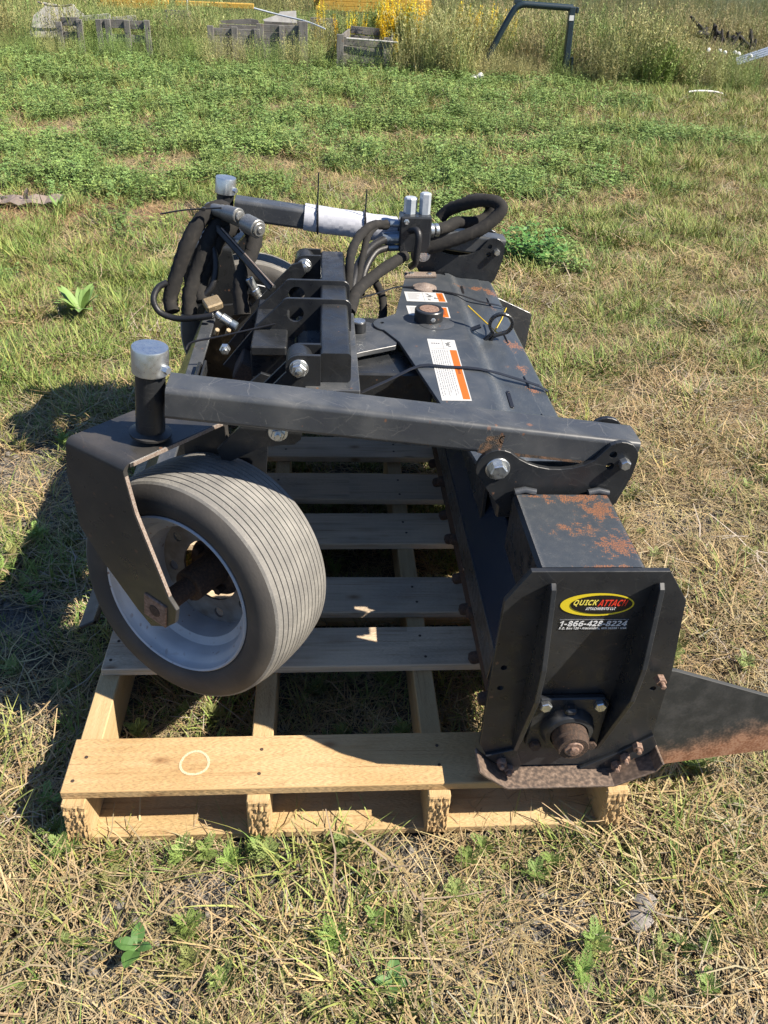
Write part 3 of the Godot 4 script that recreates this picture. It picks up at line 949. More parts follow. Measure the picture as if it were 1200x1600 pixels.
	for q in [[0.345, 1.098], [0.472, 1.098]]:
		s = st()
		tube(s, [V(q[0] - 0.018, 0.592, q[1]), V(q[0], 0.595, q[1] + 0.002), V(q[0] + 0.018, 0.592, q[1])], 0.006, 8, 0.5)
		part("weld_bead", s, M["dusty"], rake)
	# --- bracket plates and the two caster arms
	for e in 2:
		var zz: float = [1.106, 2.288][e]
		var dy: float = [0.0, -0.014][e]
		for f in 2:
			s = st()
			var o := []
			o.append_array(circle_pts(Vector2(0.294, 0.633), 0.036, 200, 60, 8))
			o.append_array(P2([0.328, 0.652, 0.345, 0.643, 0.362, 0.637, 0.382, 0.633, 0.402, 0.6325, 0.422, 0.635, 0.440, 0.641, 0.456, 0.651]))
			o.append_array(circle_pts(Vector2(0.497, 0.653), 0.033, 125, -5, 8))
			o.append_array(P2([0.527, 0.62, 0.512, 0.565, 0.49, 0.54, 0.32, 0.54, 0.296, 0.57]) if f == 0 else P2([0.527, 0.62, 0.50, 0.61, 0.30, 0.605]))
			plate(s, o, Transform3D(Basis(), V(0, dy, zz + 0.011 + f * 0.083)), 0.010, 0.0012, [[0.4855, 0.662, 0.0068], [0.4845, 0.640, 0.0072]] if f == 0 else [])
			part("bracket_plate", s, M["black"], rake)
		bolt(rake, V(0.294, 0.634 + dy, zz + 0.0005), front, 0.0148, 0.012, 0.0205, 0.0, M["zinc"], "hex_bolt", 0.2)
		bolt(rake, V(0.506, 0.6485 + dy, zz + 0.0005), front, 0.0095, 0.016, 0.0, 0.0, M["zinc"], "hex_bolt", 0.5)
		var a0 := V(-0.240, 0.7372 + dy, zz + 0.0465)
		var a1 := V(0.531, 0.652 + dy, zz + 0.0455)
		var ax := (a1 - a0).normalized()
		var yv := front.cross(ax).normalized()
		s = st()
		rbar(s, Transform3D(Basis(ax, yv, ax.cross(yv)), (a0 + a1) / 2.0), a0.distance_to(a1), 0.054, 0.067, 0.009)
		var arm := part("caster_arm", s, M["dusty"], rake)
		if e == 0:
			for q in [[0.300, 0.682], [0.320, 0.6795]]:
				s = st()
				lathe(s, [Vector2(0, 0), Vector2(0.0078, 0), Vector2(0.0078, 0.0012), Vector2(0.0058, 0.0012), Vector2(0.0058, 0.0004), Vector2(0, 0.0004)], look(V(q[0], q[1], zz + 0.0135), front), 16)
				part("bolt_hole", s, M["decal_black"], arm)
			s = st()
			plate(s, P2([0.258, 0.657, 0.262, 0.672, 0.268, 0.677, 0.272, 0.688, 0.283, 0.6895, 0.295, 0.6915, 0.312, 0.689, 0.327, 0.690, 0.335, 0.682, 0.352, 0.681, 0.361, 0.674, 0.38, 0.673, 0.392, 0.665, 0.41, 0.664, 0.428, 0.657, 0.445, 0.657, 0.462, 0.648, 0.47, 0.641, 0.45, 0.637, 0.38, 0.645]), Transform3D(Basis(), V(0, 0, zz + 0.0128)), 0.0005, 0.0001)
			part("rust_stain", s, M["stain"] if M.has("stain") else stain_mat(), arm)
			# lug hanging from the arm with the pale nut
			s = st()
			plate(s, P2([-0.125, 0.66, -0.035, 0.66, -0.028, 0.652, -0.034, 0.622, -0.045, 0.612, -0.1, 0.607, -0.17, 0.57, -0.18, 0.60]), Transform3D(Basis(), V(0, 0, 1.225)), 0.010)
			part("stop_lug", s, M["black"], rake)
			bolt(rake, V(-0.073, 0.6375, 1.2145), front, 0.0125, 0.011, 0.0175, 0.006, M["zinc"], "lock_nut", 0.2)
			s = st()
			plate(s, P2([-0.20, 0.55, -0.115, 0.645, -0.09, 0.645, -0.10, 0.52]), Transform3D(Basis(), V(0, 0, 1.265)), 0.008, 0.001)
			part("brace_plate", s, M["black"], rake)
		# caster: post, cap, fork, wheel
		var tilt := Basis(Vector3(0, 0, 1), -0.11)
		caster(Transform3D(tilt, V(-0.279, 0.657 + dy, [1.166, 2.348][e])), Transform3D(Basis(Vector3(0, 0, 1), -0.035), V(-0.285, 0.651 + dy, [1.185, 2.355][e])), [54.0, 86.0][e], e)
	# --- hood over the drum
	hood()
	# --- drum, scraper and side below the hood
	s = st()
	cyl(s, V(0.42, 0.262, 0.90), V(0.42, 0.262, 2.40), 0.122, 0.003, 36)
	var drum := part("roller_drum", s, M["dark_rust"], rake)
	s = st()
	lathe(s, [Vector2(0, -0.004), Vector2(0.0125, -0.004), Vector2(0.0125, 0.012), Vector2(0.010, 0.018), Vector2(0, 0.021)], Transform3D(), 10)
	var tooth := s.commit()
	var i := 0
	for row in [192.0, 165.0]:
		for k in 12:
			var a := deg_to_rad(row + (4.0 if k % 2 else -4.0))
			var d := Vector3(cos(a), sin(a), 0)
			part("drum_tooth", tooth, M["dark_rust"], drum, look(V(0.42, 0.262, 0.955 + k * 0.118 + (0.059 if row < 170.0 else 0.0)) + d * 0.120, d))
			i += 1
	s = st()
	var sa := atan2(0.5 - 0.405, 0.325 - 0.268)
	box(s, Transform3D(Basis(Vector3(0, 0, 1), sa), V(0.312, 0.4525, 1.66)), Vector3(0.105, 0.008, 1.52), 0.002)
	part("drum_guard", s, M["gloss_black"], rake)
	s = st()
	plate(s, P2([0.905, 0.412, 2.38, 0.412, 2.38, 0.36, 1.2, 0.345, 0.92, 0.33]), Transform3D(SIDE, V(0.281, 0, 0)), 0.007, 0.001)
	part("guard_lip", s, M["worn"], rake)
	# --- centre frame: square tube, hook plates, lugs
	s = st()
	var tt := Transform3D(Basis(Vector3(0, 0, -1), Vector3(0, 1, 0), Vector3(1, 0, 0)), V(0.030, 0.634, 1.815))
	rbar(s, tt, 0.66, 0.063, 0.063, 0.008)
	part("frame_tube", s, M["black"], rake)
	for z in [1.76, 1.885]:
		s = st()
		var o := P2([-0.23, 0.51, -0.152, 0.605, -0.092, 0.663])
		o.append_array(circle_pts(Vector2(-0.072, 0.658), 0.019, 130, 90, 4))
		o.append_array(circle_pts(Vector2(0.052, 0.659), 0.018, 90, 0, 5))
		o.append_array(P2([0.0705, 0.60, 0.063, 0.595, -0.003, 0.600, -0.04, 0.60, -0.09, 0.55, -0.16, 0.47]))
		plate(s, o, Transform3D(Basis(), V(0, 0, z + 0.005)), 0.010, 0.0016, [[-0.058, 0.641, 0.0195]])
		part("hook_plate", s, M["black"], rake)
	for z in [1.475, 2.105]:
		s = st()
		var o := circle_pts(Vector2(-0.043, 0.641), 0.027, 200, 90, 6)
		o.append_array(P2([0.0, 0.668, 0.0, 0.600, -0.035, 0.600, -0.13, 0.515, -0.16, 0.535]))
		plate(s, o, Transform3D(Basis(), V(0, 0, z)), 0.009, 0.0012)
		plate(s, o, Transform3D(Basis(), V(0, 0, z + 0.055)), 0.009, 0.0012)
		cyl(s, V(-0.043, 0.641, z + 0.05), V(-0.043, 0.641, z), 0.027, 0.002, 24)
		part("pivot_lug", s, M["black"], rake)
		bolt(rake, V(-0.043, 0.641, z - 0.009), front, 0.0155, 0.014, 0.019, 0.008, M["zinc"], "lock_nut", 0.3)
	s = st()
	box(s, at(0.40, 0.565, 1.15), Vector3(0.19, 0.075, 0.074), 0.004)
	part("bracket_spacer", s, M["black"], rake)
	s = st()
	box(s, at(-0.115, 0.592, 1.80), Vector3(0.078, 0.022, 0.29), 0.003)
	part("mounting_bar", s, M["black"], rake)
	s = st()
	box(s, at(-0.107, 0.47, 1.82), Vector3(0.10, 0.225, 0.29), 0.003)
	part("centre_post", s, M["black"], rake)
	s = st()
	plate(s, P2([-0.245, 0.475, -0.075, 0.652, -0.05, 0.66, -0.04, 0.63, -0.16, 0.5, -0.2, 0.44]), Transform3D(Basis(), V(0, 0, 2.075)), 0.010)
	part("side_plate", s, M["black"], rake)
	s = st()
	plate(s, P2([-0.245, 0.455, -0.13, 0.56, -0.10, 0.55, -0.16, 0.45, -0.2, 0.42]), Transform3D(Basis(), V(0, 0, 1.62)), 0.010)
	part("side_plate", s, M["black"], rake)
	s = st()
	box(s, at(0.024, 0.596, 1.66), Vector3(0.112, 0.012, 0.42), 0.002)
	part("wear_strip", s, M["dusty"], rake)
	s = st()
	box(s, at(0.10, 0.49, 1.83), Vector3(0.32, 0.10, 0.34), 0.004)
	part("cross_beam", s, M["black"], rake)
	s = st()                                        # tongue plate and pin beside the tube
	var tg := P2([0.06, 1.70, 0.10, 1.725, 0.178, 1.765, 0.185, 1.80])
	tg.append_array(circle_pts(Vector2(0.095, 1.85), 0.062, -10, 150, 10))
	tg.append_array(P2([0.03, 1.86, 0.02, 1.72]))
	plate(s, tg, Transform3D(HORIZ, V(0, 0.553, 0)), 0.012)
	part("tongue_plate", s, M["dusty"], rake)
	s = st()
	cyl(s, V(0.092, 0.565, 1.845), V(0.092, 0.592, 1.845), 0.0185, 0.002, 24)
	var pin := part("hitch_pin", s, M["black"], rake)
	s = st()
	lathe(s, [Vector2(0, 0), Vector2(0.0165, 0), Vector2(0.016, 0.002), Vector2(0, 0.0026)], look(V(0.092, 0.5915, 1.845), Vector3.UP), 20)
	part("pin_cap", s, M["zinc"], pin)
	# --- quick attach plate on the left
	s = st()
	var qa := atan2(0.505 - 0.135, -0.305 + 0.475)
	box(s, Transform3D(Basis(Vector3(0, 0, 1), qa), V(-0.392, 0.318, 1.83)), Vector3(0.40, 0.009, 1.12), 0.002)
	box(s, Transform3D(Basis(Vector3(0, 0, 1), 0.5), V(-0.487, 0.135, 1.83)), Vector3(0.045, 0.010, 1.12), 0.002)
	part("attach_plate", s, M["black"], rake)
	s = st()
	box(s, at(-0.299, 0.497, 1.74), Vector3(0.033, 0.008, 0.94), 0.002)
	part("top_rail", s, M["dusty"], rake)
	s = st()
	box(s, at(-0.284, 0.502, 1.70), Vector3(0.008, 0.03, 0.12), 0.002)
	box(s, at(-0.272, 0.502, 1.72), Vector3(0.006, 0.03, 0.10), 0.002)
	part("rail_clip", s, M["black"], rake)
	for z in [1.45, 2.2]:
		s = st()
		plate(s, P2([-0.43, 0.2, -0.29, 0.49, -0.2, 0.5, -0.14, 0.44, -0.14, 0.34, -0.2, 0.25]), Transform3D(Basis(), V(0, 0, z)), 0.012)
		part("side_plate", s, M["black"], rake)
	bolt(rake, V(-0.205, 0.612, 1.62), front, 0.0115, 0.012, 0.0, 0.006, M["zinc"], "lock_nut")
	s = st()
	box(s, Transform3D(Basis(Vector3(0, 0, 1), -0.5), V(-0.165, 0.52, 1.73)), Vector3(0.06, 0.05, 0.10), 0.004)
	part("valve_body", s, M["dark_rust"], rake)
	hydraulics()

func wing_mat() -> StandardMaterial3D:
	# paint worn to bright rust along the lower edge of the wing
	var im := Image.create(384, 256, false, Image.FORMAT_RGB8)
	for y in 256:
		for x in 384:
			var px := 0.55 + x / 384.0 * 0.42
			var py := 0.40 - y / 256.0 * 0.30
			var low := 0.118 + (px - 0.617) * 0.183
			var n := noise.get_noise_2d(x * 1.3, y * 1.3)
			var n2 := noise.get_noise_2d(x * 9.0, y * 9.0 + 300.0)
			var k := clampf((0.080 + 0.022 * sin(px * 9.0) - (py - low) + n * 0.03 + n2 * 0.012) * 18.0, 0.0, 1.0)
			var c := lin(0.028, 0.030, 0.030).lerp(lin(0.06, 0.06, 0.058), clampf(0.4 + n + n2 * 0.5, 0, 1))
			c = c.lerp(lin(0.24, 0.105, 0.055).lerp(lin(0.40, 0.22, 0.135), clampf(0.5 + n2 * 1.3 + n, 0, 1)), k)
			im.set_pixel(x, y, c)
	var m := StandardMaterial3D.new()
	m.albedo_texture = ImageTexture.create_from_image(im)
	m.uv1_scale = Vector3(1.0 / 0.42, -1.0 / 0.30, 1)
	m.uv1_offset = Vector3(-0.55 / 0.42, 0.40 / 0.30, 0)
	m.roughness = 0.6
	M["wing"] = m
	return m

func stain_mat() -> StandardMaterial3D:
	var m := surf(ntex(0.02, [[0.3, lin(0.05, 0.045, 0.04)], [0.5, lin(0.12, 0.075, 0.045)], [0.9, lin(0.24, 0.13, 0.075)]], 61, 5), 0.75, 6.0, 0.0, M["fine"], 0.4)
	M["stain"] = m
	return m

func caster(TP: Transform3D, T: Transform3D, deg: float, e: int) -> void:
	var s := st()
	cyl(s, TP * Vector3(0, 0, 0), TP * Vector3(0, 0.125, 0), 0.0235, 0.001, 28)
	var post := part("caster_post", s, M["black"], rake)
	s = st()
	lathe(s, [Vector2(0.0235, 0.0), Vector2(0.034, 0.004), Vector2(0.0345, 0.008), Vector2(0.0235, 0.012)], Transform3D(TP.basis, TP * Vector3(0, -0.001, 0)), 24)
	part("weld_ring", s, M["worn"], post)
	s = st()
	lathe(s, [Vector2(0, 0), Vector2(0.0275, 0), Vector2(0.0285, 0.001), Vector2(0.0285, 0.040), Vector2(0.0275, 0.0425), Vector2(0.0, 0.0435)], Transform3D(TP.basis, TP * Vector3(0, 0.114, 0)), 40)
	var cap := part("post_cap", s, M["zinc"], rake)
	bolt(cap, TP * Vector3(0.0235, 0.129, 0.0145), TP.basis * Vector3(0.8, 0, 0.6), 0.007, 0.012, 0.0, 0.0, M["zinc"], "set_screw")
	# fork: w along the leg width, a along the axle (from near leg to far leg)
	var r := deg_to_rad(deg)
	var a := (T.basis * V(cos(r), 0, sin(r))).normalized()
	var up := T.basis.y
	var w := (T.basis * V(sin(r), 0, -cos(r))).normalized()
	s = st()
	# flat top
	var F := Transform3D(Basis(w, a, up) if w.cross(a).dot(up) > 0 else Basis(w, a, -up), T.origin)
	var top := P2([-0.086, -0.088, 0.048, -0.088, 0.066, 0.108, -0.03, 0.108, -0.076, 0.035])
	plate(s, top, Transform3D(F.basis, T.origin - up * 0.009 if F.basis.z.dot(up) > 0 else T.origin), 0.009, 0.0012)
	# near leg with its rounded bend, far leg likewise
	for g in 2:
		var ao: float = [-0.088, 0.108][g]
		var sg: float = [-1.0, 1.0][g]
		var leg := P2([-0.088, -0.0125, 0.044, -0.0125, 0.058, -0.085, 0.118, -0.232, 0.136, -0.253, 0.130, -0.285, 0.11, -0.305, 0.07, -0.326, 0.04, -0.305, -0.042, -0.228, -0.086, -0.178, -0.098, -0.07])
		if g == 1:
			leg = P2([-0.03, -0.0125, 0.066, -0.0125, 0.072, -0.085, 0.118, -0.232, 0.136, -0.253, 0.130, -0.285, 0.11, -0.305, 0.07, -0.326, 0.04, -0.305, -0.01, -0.228, -0.036, -0.178, -0.036, -0.07])
		var B := Basis(w, up, a)
		if w.cross(up).dot(a) < 0: B = Basis(w, up, -a)
		var out := sg * a
		var face := T.origin + out * (absf(ao) + 0.012)
		var inward := B.z.dot(out) < 0
		plate(s, leg, Transform3D(B, face if inward else face - out * 0.009), 0.009, 0.0012)
		# bend
		var w0: float = leg[0].x
		var w1: float = leg[1].x
		var prev := []
		for k in 7:
			var an := PI / 2 * k / 6.0
			var dirv := up * cos(an) + out * sin(an)
			var c := T.origin + out * (absf(ao) - 0.002) - up * 0.014
			var row := [c + dirv * 0.014 + w * lerpf(top[0].x if g == 0 else top[3].x, w0, k / 6.0), c + dirv * 0.014 + w * lerpf(top[1].x if g == 0 else top[2].x, w1, k / 6.0), c + dirv * 0.005 + w * w0, c + dirv * 0.005 + w * w1, dirv]
			if prev:
				tris(s, prev[0], prev[1], row[1], prev[4], prev[4], row[4]); tris(s, prev[0], row[1], row[0], prev[4], row[4], row[4])
				quad(s, prev[2], prev[3], row[3], row[2], -dirv)
				quad(s, prev[1], prev[3], row[3], row[1], w)
				quad(s, prev[0], prev[2], row[2], row[0], -w)
			prev = row
	var fork := part("caster_fork", s, M["worn"] if e == 0 else M["black"], rake)
	# bright bare edges of the near leg and top
	if e == 0:
		s = st()
		var o2 := T.origin - a * 0.0955
		var pa := [[0.045, -0.022], [0.0592, -0.086], [0.1192, -0.232]]
		for k in 2:
			var A: Vector3 = o2 + w * (pa[k][0] + 0.0004) + up * pa[k][1]
			var B2: Vector3 = o2 + w * (pa[k + 1][0] + 0.0004) + up * pa[k + 1][1]
			strap(s, [A, B2], a, 0.0066, 0.0009)
		var A3: Vector3 = T.origin + w * 0.0492 - a * 0.082 - up * 0.0045
		var B3: Vector3 = T.origin + w * 0.0662 + a * 0.106 - up * 0.0045
		strap(s, [A3, B3], up, 0.0068, 0.0012)
		part("bare_edge", s, M["edge"], fork)
	# axle and its square end
	var rw := deg_to_rad(deg + 5.0)
	var aw := (T.basis * V(cos(rw), 0, sin(rw)) - up * 0.118).normalized()
	var hub := T.origin + w * 0.078 + a * 0.018 - Vector3(0, 0.279, 0)
	s = st()
	cyl(s, hub - a * 0.128, hub + a * 0.118, 0.0125, 0.001, 20)
	cyl(s, hub - a * 0.100, hub - a * 0.02, 0.019, 0.001, 20)
	cyl(s, hub - a * 0.045, hub + a * 0.083, 0.031, 0.002, 24)
	var axle := part("axle", s, M["dark_rust"], rake)
	s = st()
	box(s, Transform3D(Basis(w.rotated(a, 0.12), a, w.cross(a).rotated(a, 0.12)), hub - a * 0.1215), Vector3(0.052, 0.011, 0.052), 0.0015)
	part("axle_keeper", s, M["rust"], axle)
	# wheel
	var wt := look(hub, aw)
	var prof := [Vector2(0.148, -0.078), Vector2(0.1525, -0.085), Vector2(0.160, -0.0905), Vector2(0.172, -0.0935), Vector2(0.188, -0.0935), Vector2(0.201, -0.0885)]
	var side2 := []
	for q in prof: side2.append(Vector2(q.x, -q.y))
	side2.reverse()
	s = st()
	lathe(s, prof + [Vector2(0.2085, -0.0815)], wt, 96)
	lathe(s, [Vector2(0.2085, 0.0815)] + side2, wt, 96)
	var tyre := part("tyre", s, M["sidewall"], rake)
	s = st()
	var tr := [Vector2(0.2085, -0.0815)]
	for k in 13:
		var y0 := -0.0785 + k * 0.01212
		var y1 := y0 + 0.0100
		for y in [y0, y1]:
			tr.append(Vector2(0.2198 - 0.0075 * pow(absf(y) / 0.08, 2.4), y))
		if k < 12:
			for y in [y1 + 0.0003 + 0.0004 * (k % 3), y1 + 0.0015 + 0.0002 * (k % 2)]:
				tr.append(Vector2([0.2160, 0.2166, 0.2157, 0.2163, 0.2159][k % 5] - 0.0075 * pow(absf(y) / 0.08, 2.4), y))
	tr.append(Vector2(0.2085, 0.0815))
	lathe(s, tr, wt, 128)
	part("tread", s, M["tread"], tyre)
	s = st()
	lathe(s, [Vector2(0.1475, -0.0765), Vector2(0.1515, -0.0805), Vector2(0.1535, -0.0875), Vector2(0.151, -0.0905), Vector2(0.148, -0.0885), Vector2(0.1455, -0.080), Vector2(0.142, -0.075), Vector2(0.136, -0.072), Vector2(0.1315, -0.063), Vector2(0.1275, -0.052), Vector2(0.1255, -0.044)], wt, 72)
	lathe(s, [Vector2(0.1255, -0.044), Vector2(0.112, -0.036), Vector2(0.109, -0.020), Vector2(0.109, 0.03), Vector2(0.118, 0.055), Vector2(0.15, 0.08)], wt, 72)
	var rim := part("rim", s, M["rim"], rake)
	s = st()
	var holes := []
	var big := []
	for k in 8:
		var an := TAU * (k + 0.3) / 8.0
		holes.append([cos(an) * 0.089, sin(an) * 0.089, 0.0105])
	var dt := Transform3D(Basis(wt.basis.x, wt.basis.z, -wt.basis.y), wt * Vector3(0, 0.020, 0))
	# ring shaped dish: outer circle with the centre bore and the small holes
	holes.append([0.0, 0.0, 0.062])
	plate(s, circle_pts(Vector2.ZERO, 0.1095, 0.0, 355.0, 71), dt, 0.005, 0.0005, holes)
	part("rim_disc", s, M["rim_in"], rim)
	s = st()
	lathe(s, [Vector2(0.031, 0.035), Vector2(0.06, 0.035), Vector2(0.062, 0.06), Vector2(0.03, 0.062)], wt, 32)
	for k in 5:
		var an := TAU * k / 5.0
		cyl(s, wt * Vector3(cos(an) * 0.045, 0.016, sin(an) * 0.045), wt * Vector3(cos(an) * 0.045, 0.036, sin(an) * 0.045), 0.008, 0.001, 6)
	part("hub", s, M["dark_rust"], axle)

func hood() -> void:
	var s := st()
	# cross section from the left edge to the right lip: (x, y)
	var z0 := 1.20
	var z1 := 2.285
	# left part as a plate with the pivot lobe
	var o := P2([0.362, z0, 0.362, 2.262, 0.345, 2.275, 0.262, 2.27, 0.240, 2.235, 0.191, 1.955])
	o.append_array(circle_pts(Vector2(0.172, 1.885), 0.042, 110, 245, 10))
	o.append_array(P2([0.187, 1.775, 0.250, 1.447, 0.292, z0]))
	plate(s, o, Transform3D(HORIZ, V(0, 0.560, 0)), 0.010, 0.0012, [[0.152, 1.892, 0.006]])
	part("hood_left", s, M["hood"] if M.has("hood") else hood_mats(), rake)
	s = st()
	var cs := [Vector2(0.3605, 0.5695), Vector2(0.372, 0.5685), Vector2(0.384, 0.563), Vector2(0.396, 0.5575), Vector2(0.410, 0.5555), Vector2(0.462, 0.553), Vector2(0.4635, 0.5505), Vector2(0.493, 0.5485), Vector2(0.500, 0.544), Vector2(0.502, 0.536)]
	var nn := []
	for i in cs.size():
		var a: Vector2 = cs[maxi(i - 1, 0)]
		var b: Vector2 = cs[mini(i + 1, cs.size() - 1)]
		nn.append(Vector3(-(b - a).y, (b - a).x, 0).normalized())
	var zs := [z0, z1]
	for i in cs.size() - 1:
		var u0: float = (cs[i].x - 0.3605) / 0.142
		var u1: float = (cs[i + 1].x - 0.3605) / 0.142
		var A := V(cs[i].x, cs[i].y, z0); var B := V(cs[i + 1].x, cs[i + 1].y, z0)
		var C := V(cs[i + 1].x, cs[i + 1].y, z1); var D := V(cs[i].x, cs[i].y, z1)
		tris(s, A, B, C, nn[i], nn[i + 1], nn[i + 1], Vector2(u0, 1), Vector2(u1, 1), Vector2(u1, 0))
		tris(s, A, C, D, nn[i], nn[i + 1], nn[i], Vector2(u0, 1), Vector2(u1, 0), Vector2(u0, 0))
		var dn := Vector3(0, -0.008, 0)
		quad(s, A + dn, B + dn, C + dn, D + dn, -nn[i])
		quad(s, A, B, B + dn, A + dn, Vector3(0, 0, 1))
		quad(s, D, C, C + dn, D + dn, Vector3(0, 0, -1))
	var hd := part("hood_right", s, M["hood_right"], rake)
	for q in [[0.3985, 2.178, 0.008, 0.055], [0.4045, 1.508, 0.0085, 0.07]]:
		s = st()
		var c := V(q[0], 0.5578, q[1])
		box(s, Transform3D(Basis(Vector3(0, 0, 1), -0.12) * Basis(Vector3.UP, -0.06), c), Vector3(q[2], 0.0012, q[3]), 0.0004)
		for g in [-1, 1]:
			cyl(s, c + V(0.002 * g, -0.0006, g * q[3] / 2), c + V(0.002 * g, 0.0006, g * q[3] / 2), q[2] / 2, 0.0002, 12)
		part("hood_slot", s, M["decal_black"], hd)
	for k in 5:
		s = st()
		var zc: float = [1.30, 1.42, 1.60, 1.85, 2.1][k]
		tube(s, [V(0.4615, 0.5535, zc - 0.03), V(0.462, 0.5545, zc), V(0.4615, 0.5535, zc + 0.03)], 0.0022, 6, 0.6)
		part("weld_bead", s, M["dusty"], hd)
	s = st()
	plate(s, P2([1.22, 0.56, 1.45, 0.56, 1.76, 0.56, 2.0, 0.56, 2.26, 0.56, 2.26, 0.45, 1.22, 0.45]), Transform3D(SIDE, V(0.305, 0, 0)), 0.008)
	part("inner_panel", s, M["black"], rake)
	s = st()
	box(s, at(0.40, 0.46, 2.30), Vector3(0.2, 0.2, 0.02), 0.003)
	box(s, at(0.498, 0.47, 1.74), Vector3(0.008, 0.13, 1.09), 0.002)
	part("rear_panel", s, M["black"], rake)
	# pivot
	s = st()
	lathe(s, [Vector2(0, 0), Vector2(0.0365, 0), Vector2(0.0365, 0.028), Vector2(0.0345, 0.0305), Vector2(0.027, 0.031), Vector2(0.026, 0.028), Vector2(0, 0.028)], look(V(0.272, 0.570, 1.915), Vector3.UP), 40)
	var pv := part("pivot_bushing", s, M["black"], rake)
	s = st()
	lathe(s, [Vector2(0, 0), Vector2(0.0255, 0), Vector2(0.0245, 0.003), Vector2(0, 0.0045)], look(V(0.272, 0.598, 1.915), Vector3.UP), 28)
	part("pivot_pin", s, M["rust"], pv)
	bolt(pv, V(0.279, 0.584, 1.880), Vector3(0.2, 0, 1).normalized(), 0.0065, 0.003, 0.0, 0.0, M["zinc"], "set_screw")
	s = st()
	lathe(s, [Vector2(0, 0), Vector2(0.043, 0), Vector2(0.046, 0.001), Vector2(0.0365, 0.004), Vector2(0, 0.004)], look(V(0.290, 0.5697, 1.898), Vector3.UP), 32)
	part("weld_ring", s, M["dusty"], pv)
	# flange at the far end, with two small bolts
	s = st()
	plate(s, P2([0.236, 2.225, 0.33, 2.235, 0.33, 2.262, 0.24, 2.258]), Transform3D(HORIZ, V(0, 0.5715, 0)), 0.008)
	part("hose_clamp_plate", s, M["edge"], rake)
	for x in [0.258, 0.31]:
		bolt(rake, V(x, 0.579, 2.243), Vector3.UP, 0.008, 0.006, 0.0, 0.0, M["zinc"], "hex_bolt")
	s = st()
	lathe(s, [Vector2(0, 0), Vector2(0.034, 0), Vector2(0.033, 0.004), Vector2(0.018, 0.007), Vector2(0.012, 0.012), Vector2(0, 0.013)], look(V(0.287, 0.570, 2.15), Vector3.UP), 24)
	part("grease_cap", s, M["edge"], rake)
	# warning decals
	decal([V(0.2555, 0.5707, 1.795), V(0.3215, 0.5707, 1.79), V(0.3150, 0.5707, 1.473), V(0.2520, 0.5707, 1.473)], 150, 480, true, "white and orange warning decal nearest the camera")
	decal([V(0.2235, 0.5707, 2.012), V(0.3330, 0.5707, 2.007), V(0.3310, 0.5707, 1.931), V(0.2255, 0.5707, 1.945)], 240, 130, false, "small warning decal with a falling person pictogram")
	decal([V(0.2270, 0.5707, 2.118), V(0.3350, 0.5707, 2.114), V(0.3370, 0.5707, 2.042), V(0.2285, 0.5707, 2.045)], 240, 130, false, "small warning decal farthest along the hood")
	# lifting ring standing out of the middle slot
	s = st()
	var ring := []
	for k in 21:
		var an := deg_to_rad(232.0 - 285.0 * k / 20.0)
		ring.append(V(0.440 + cos(an) * 0.028, 0.597 + sin(an) * 0.0255, 1.832))
	ring = [V(0.402, 0.553, 1.832), V(0.415, 0.566, 1.832)] + ring + [V(0.425, 0.566, 1.832), V(0.418, 0.553, 1.832)]
	strap(s, ring, Vector3(0, 0, 1), 0.012, 0.0072)
	part("lifting_ring", s, M["black"], rake)
	s = st()
	box(s, Transform3D(Basis(Vector3(0, 0, 1), 0.4), V(0.385, 0.575, 1.86)), Vector3(0.024, 0.002, 0.022), 0.0005)
	part("tie_head", s, M["tie"], rake)

func hood_mats() -> StandardMaterial3D:
	var m := surf(paint_image(62, lin(0.046, 0.054, 0.064), lin(0.20, 0.19, 0.175), 0.35, 500, 1600, 26), 0.33, 1.6)
	M["hood"] = m
	var h := StandardMaterial3D.new()
	h.albedo_texture = painted_sheet(256, 1024, [[0.86, 0.44, 0.13, 0.028, 1.0], [0.7, 0.42, 0.12, 0.02, 0.9], [0.72, 0.56, 0.14, 0.018, 0.9], [0.74, 0.66, 0.14, 0.014, 0.9], [0.62, 0.075, 0.34, 0.014, 0.9], [0.85, 0.09, 0.1, 0.03, 0.8], [0.72, 0.2, 0.07, 0.02, 0.7], [0.8, 0.9, 0.1, 0.02, 0.6]], 64, [[0.16, 0.1, 0.5], [0.72, 0.012, 0.8], [0.99, 0.03, 0.6]])
	h.roughness = 0.34
	M["hood_right"] = h
	return m

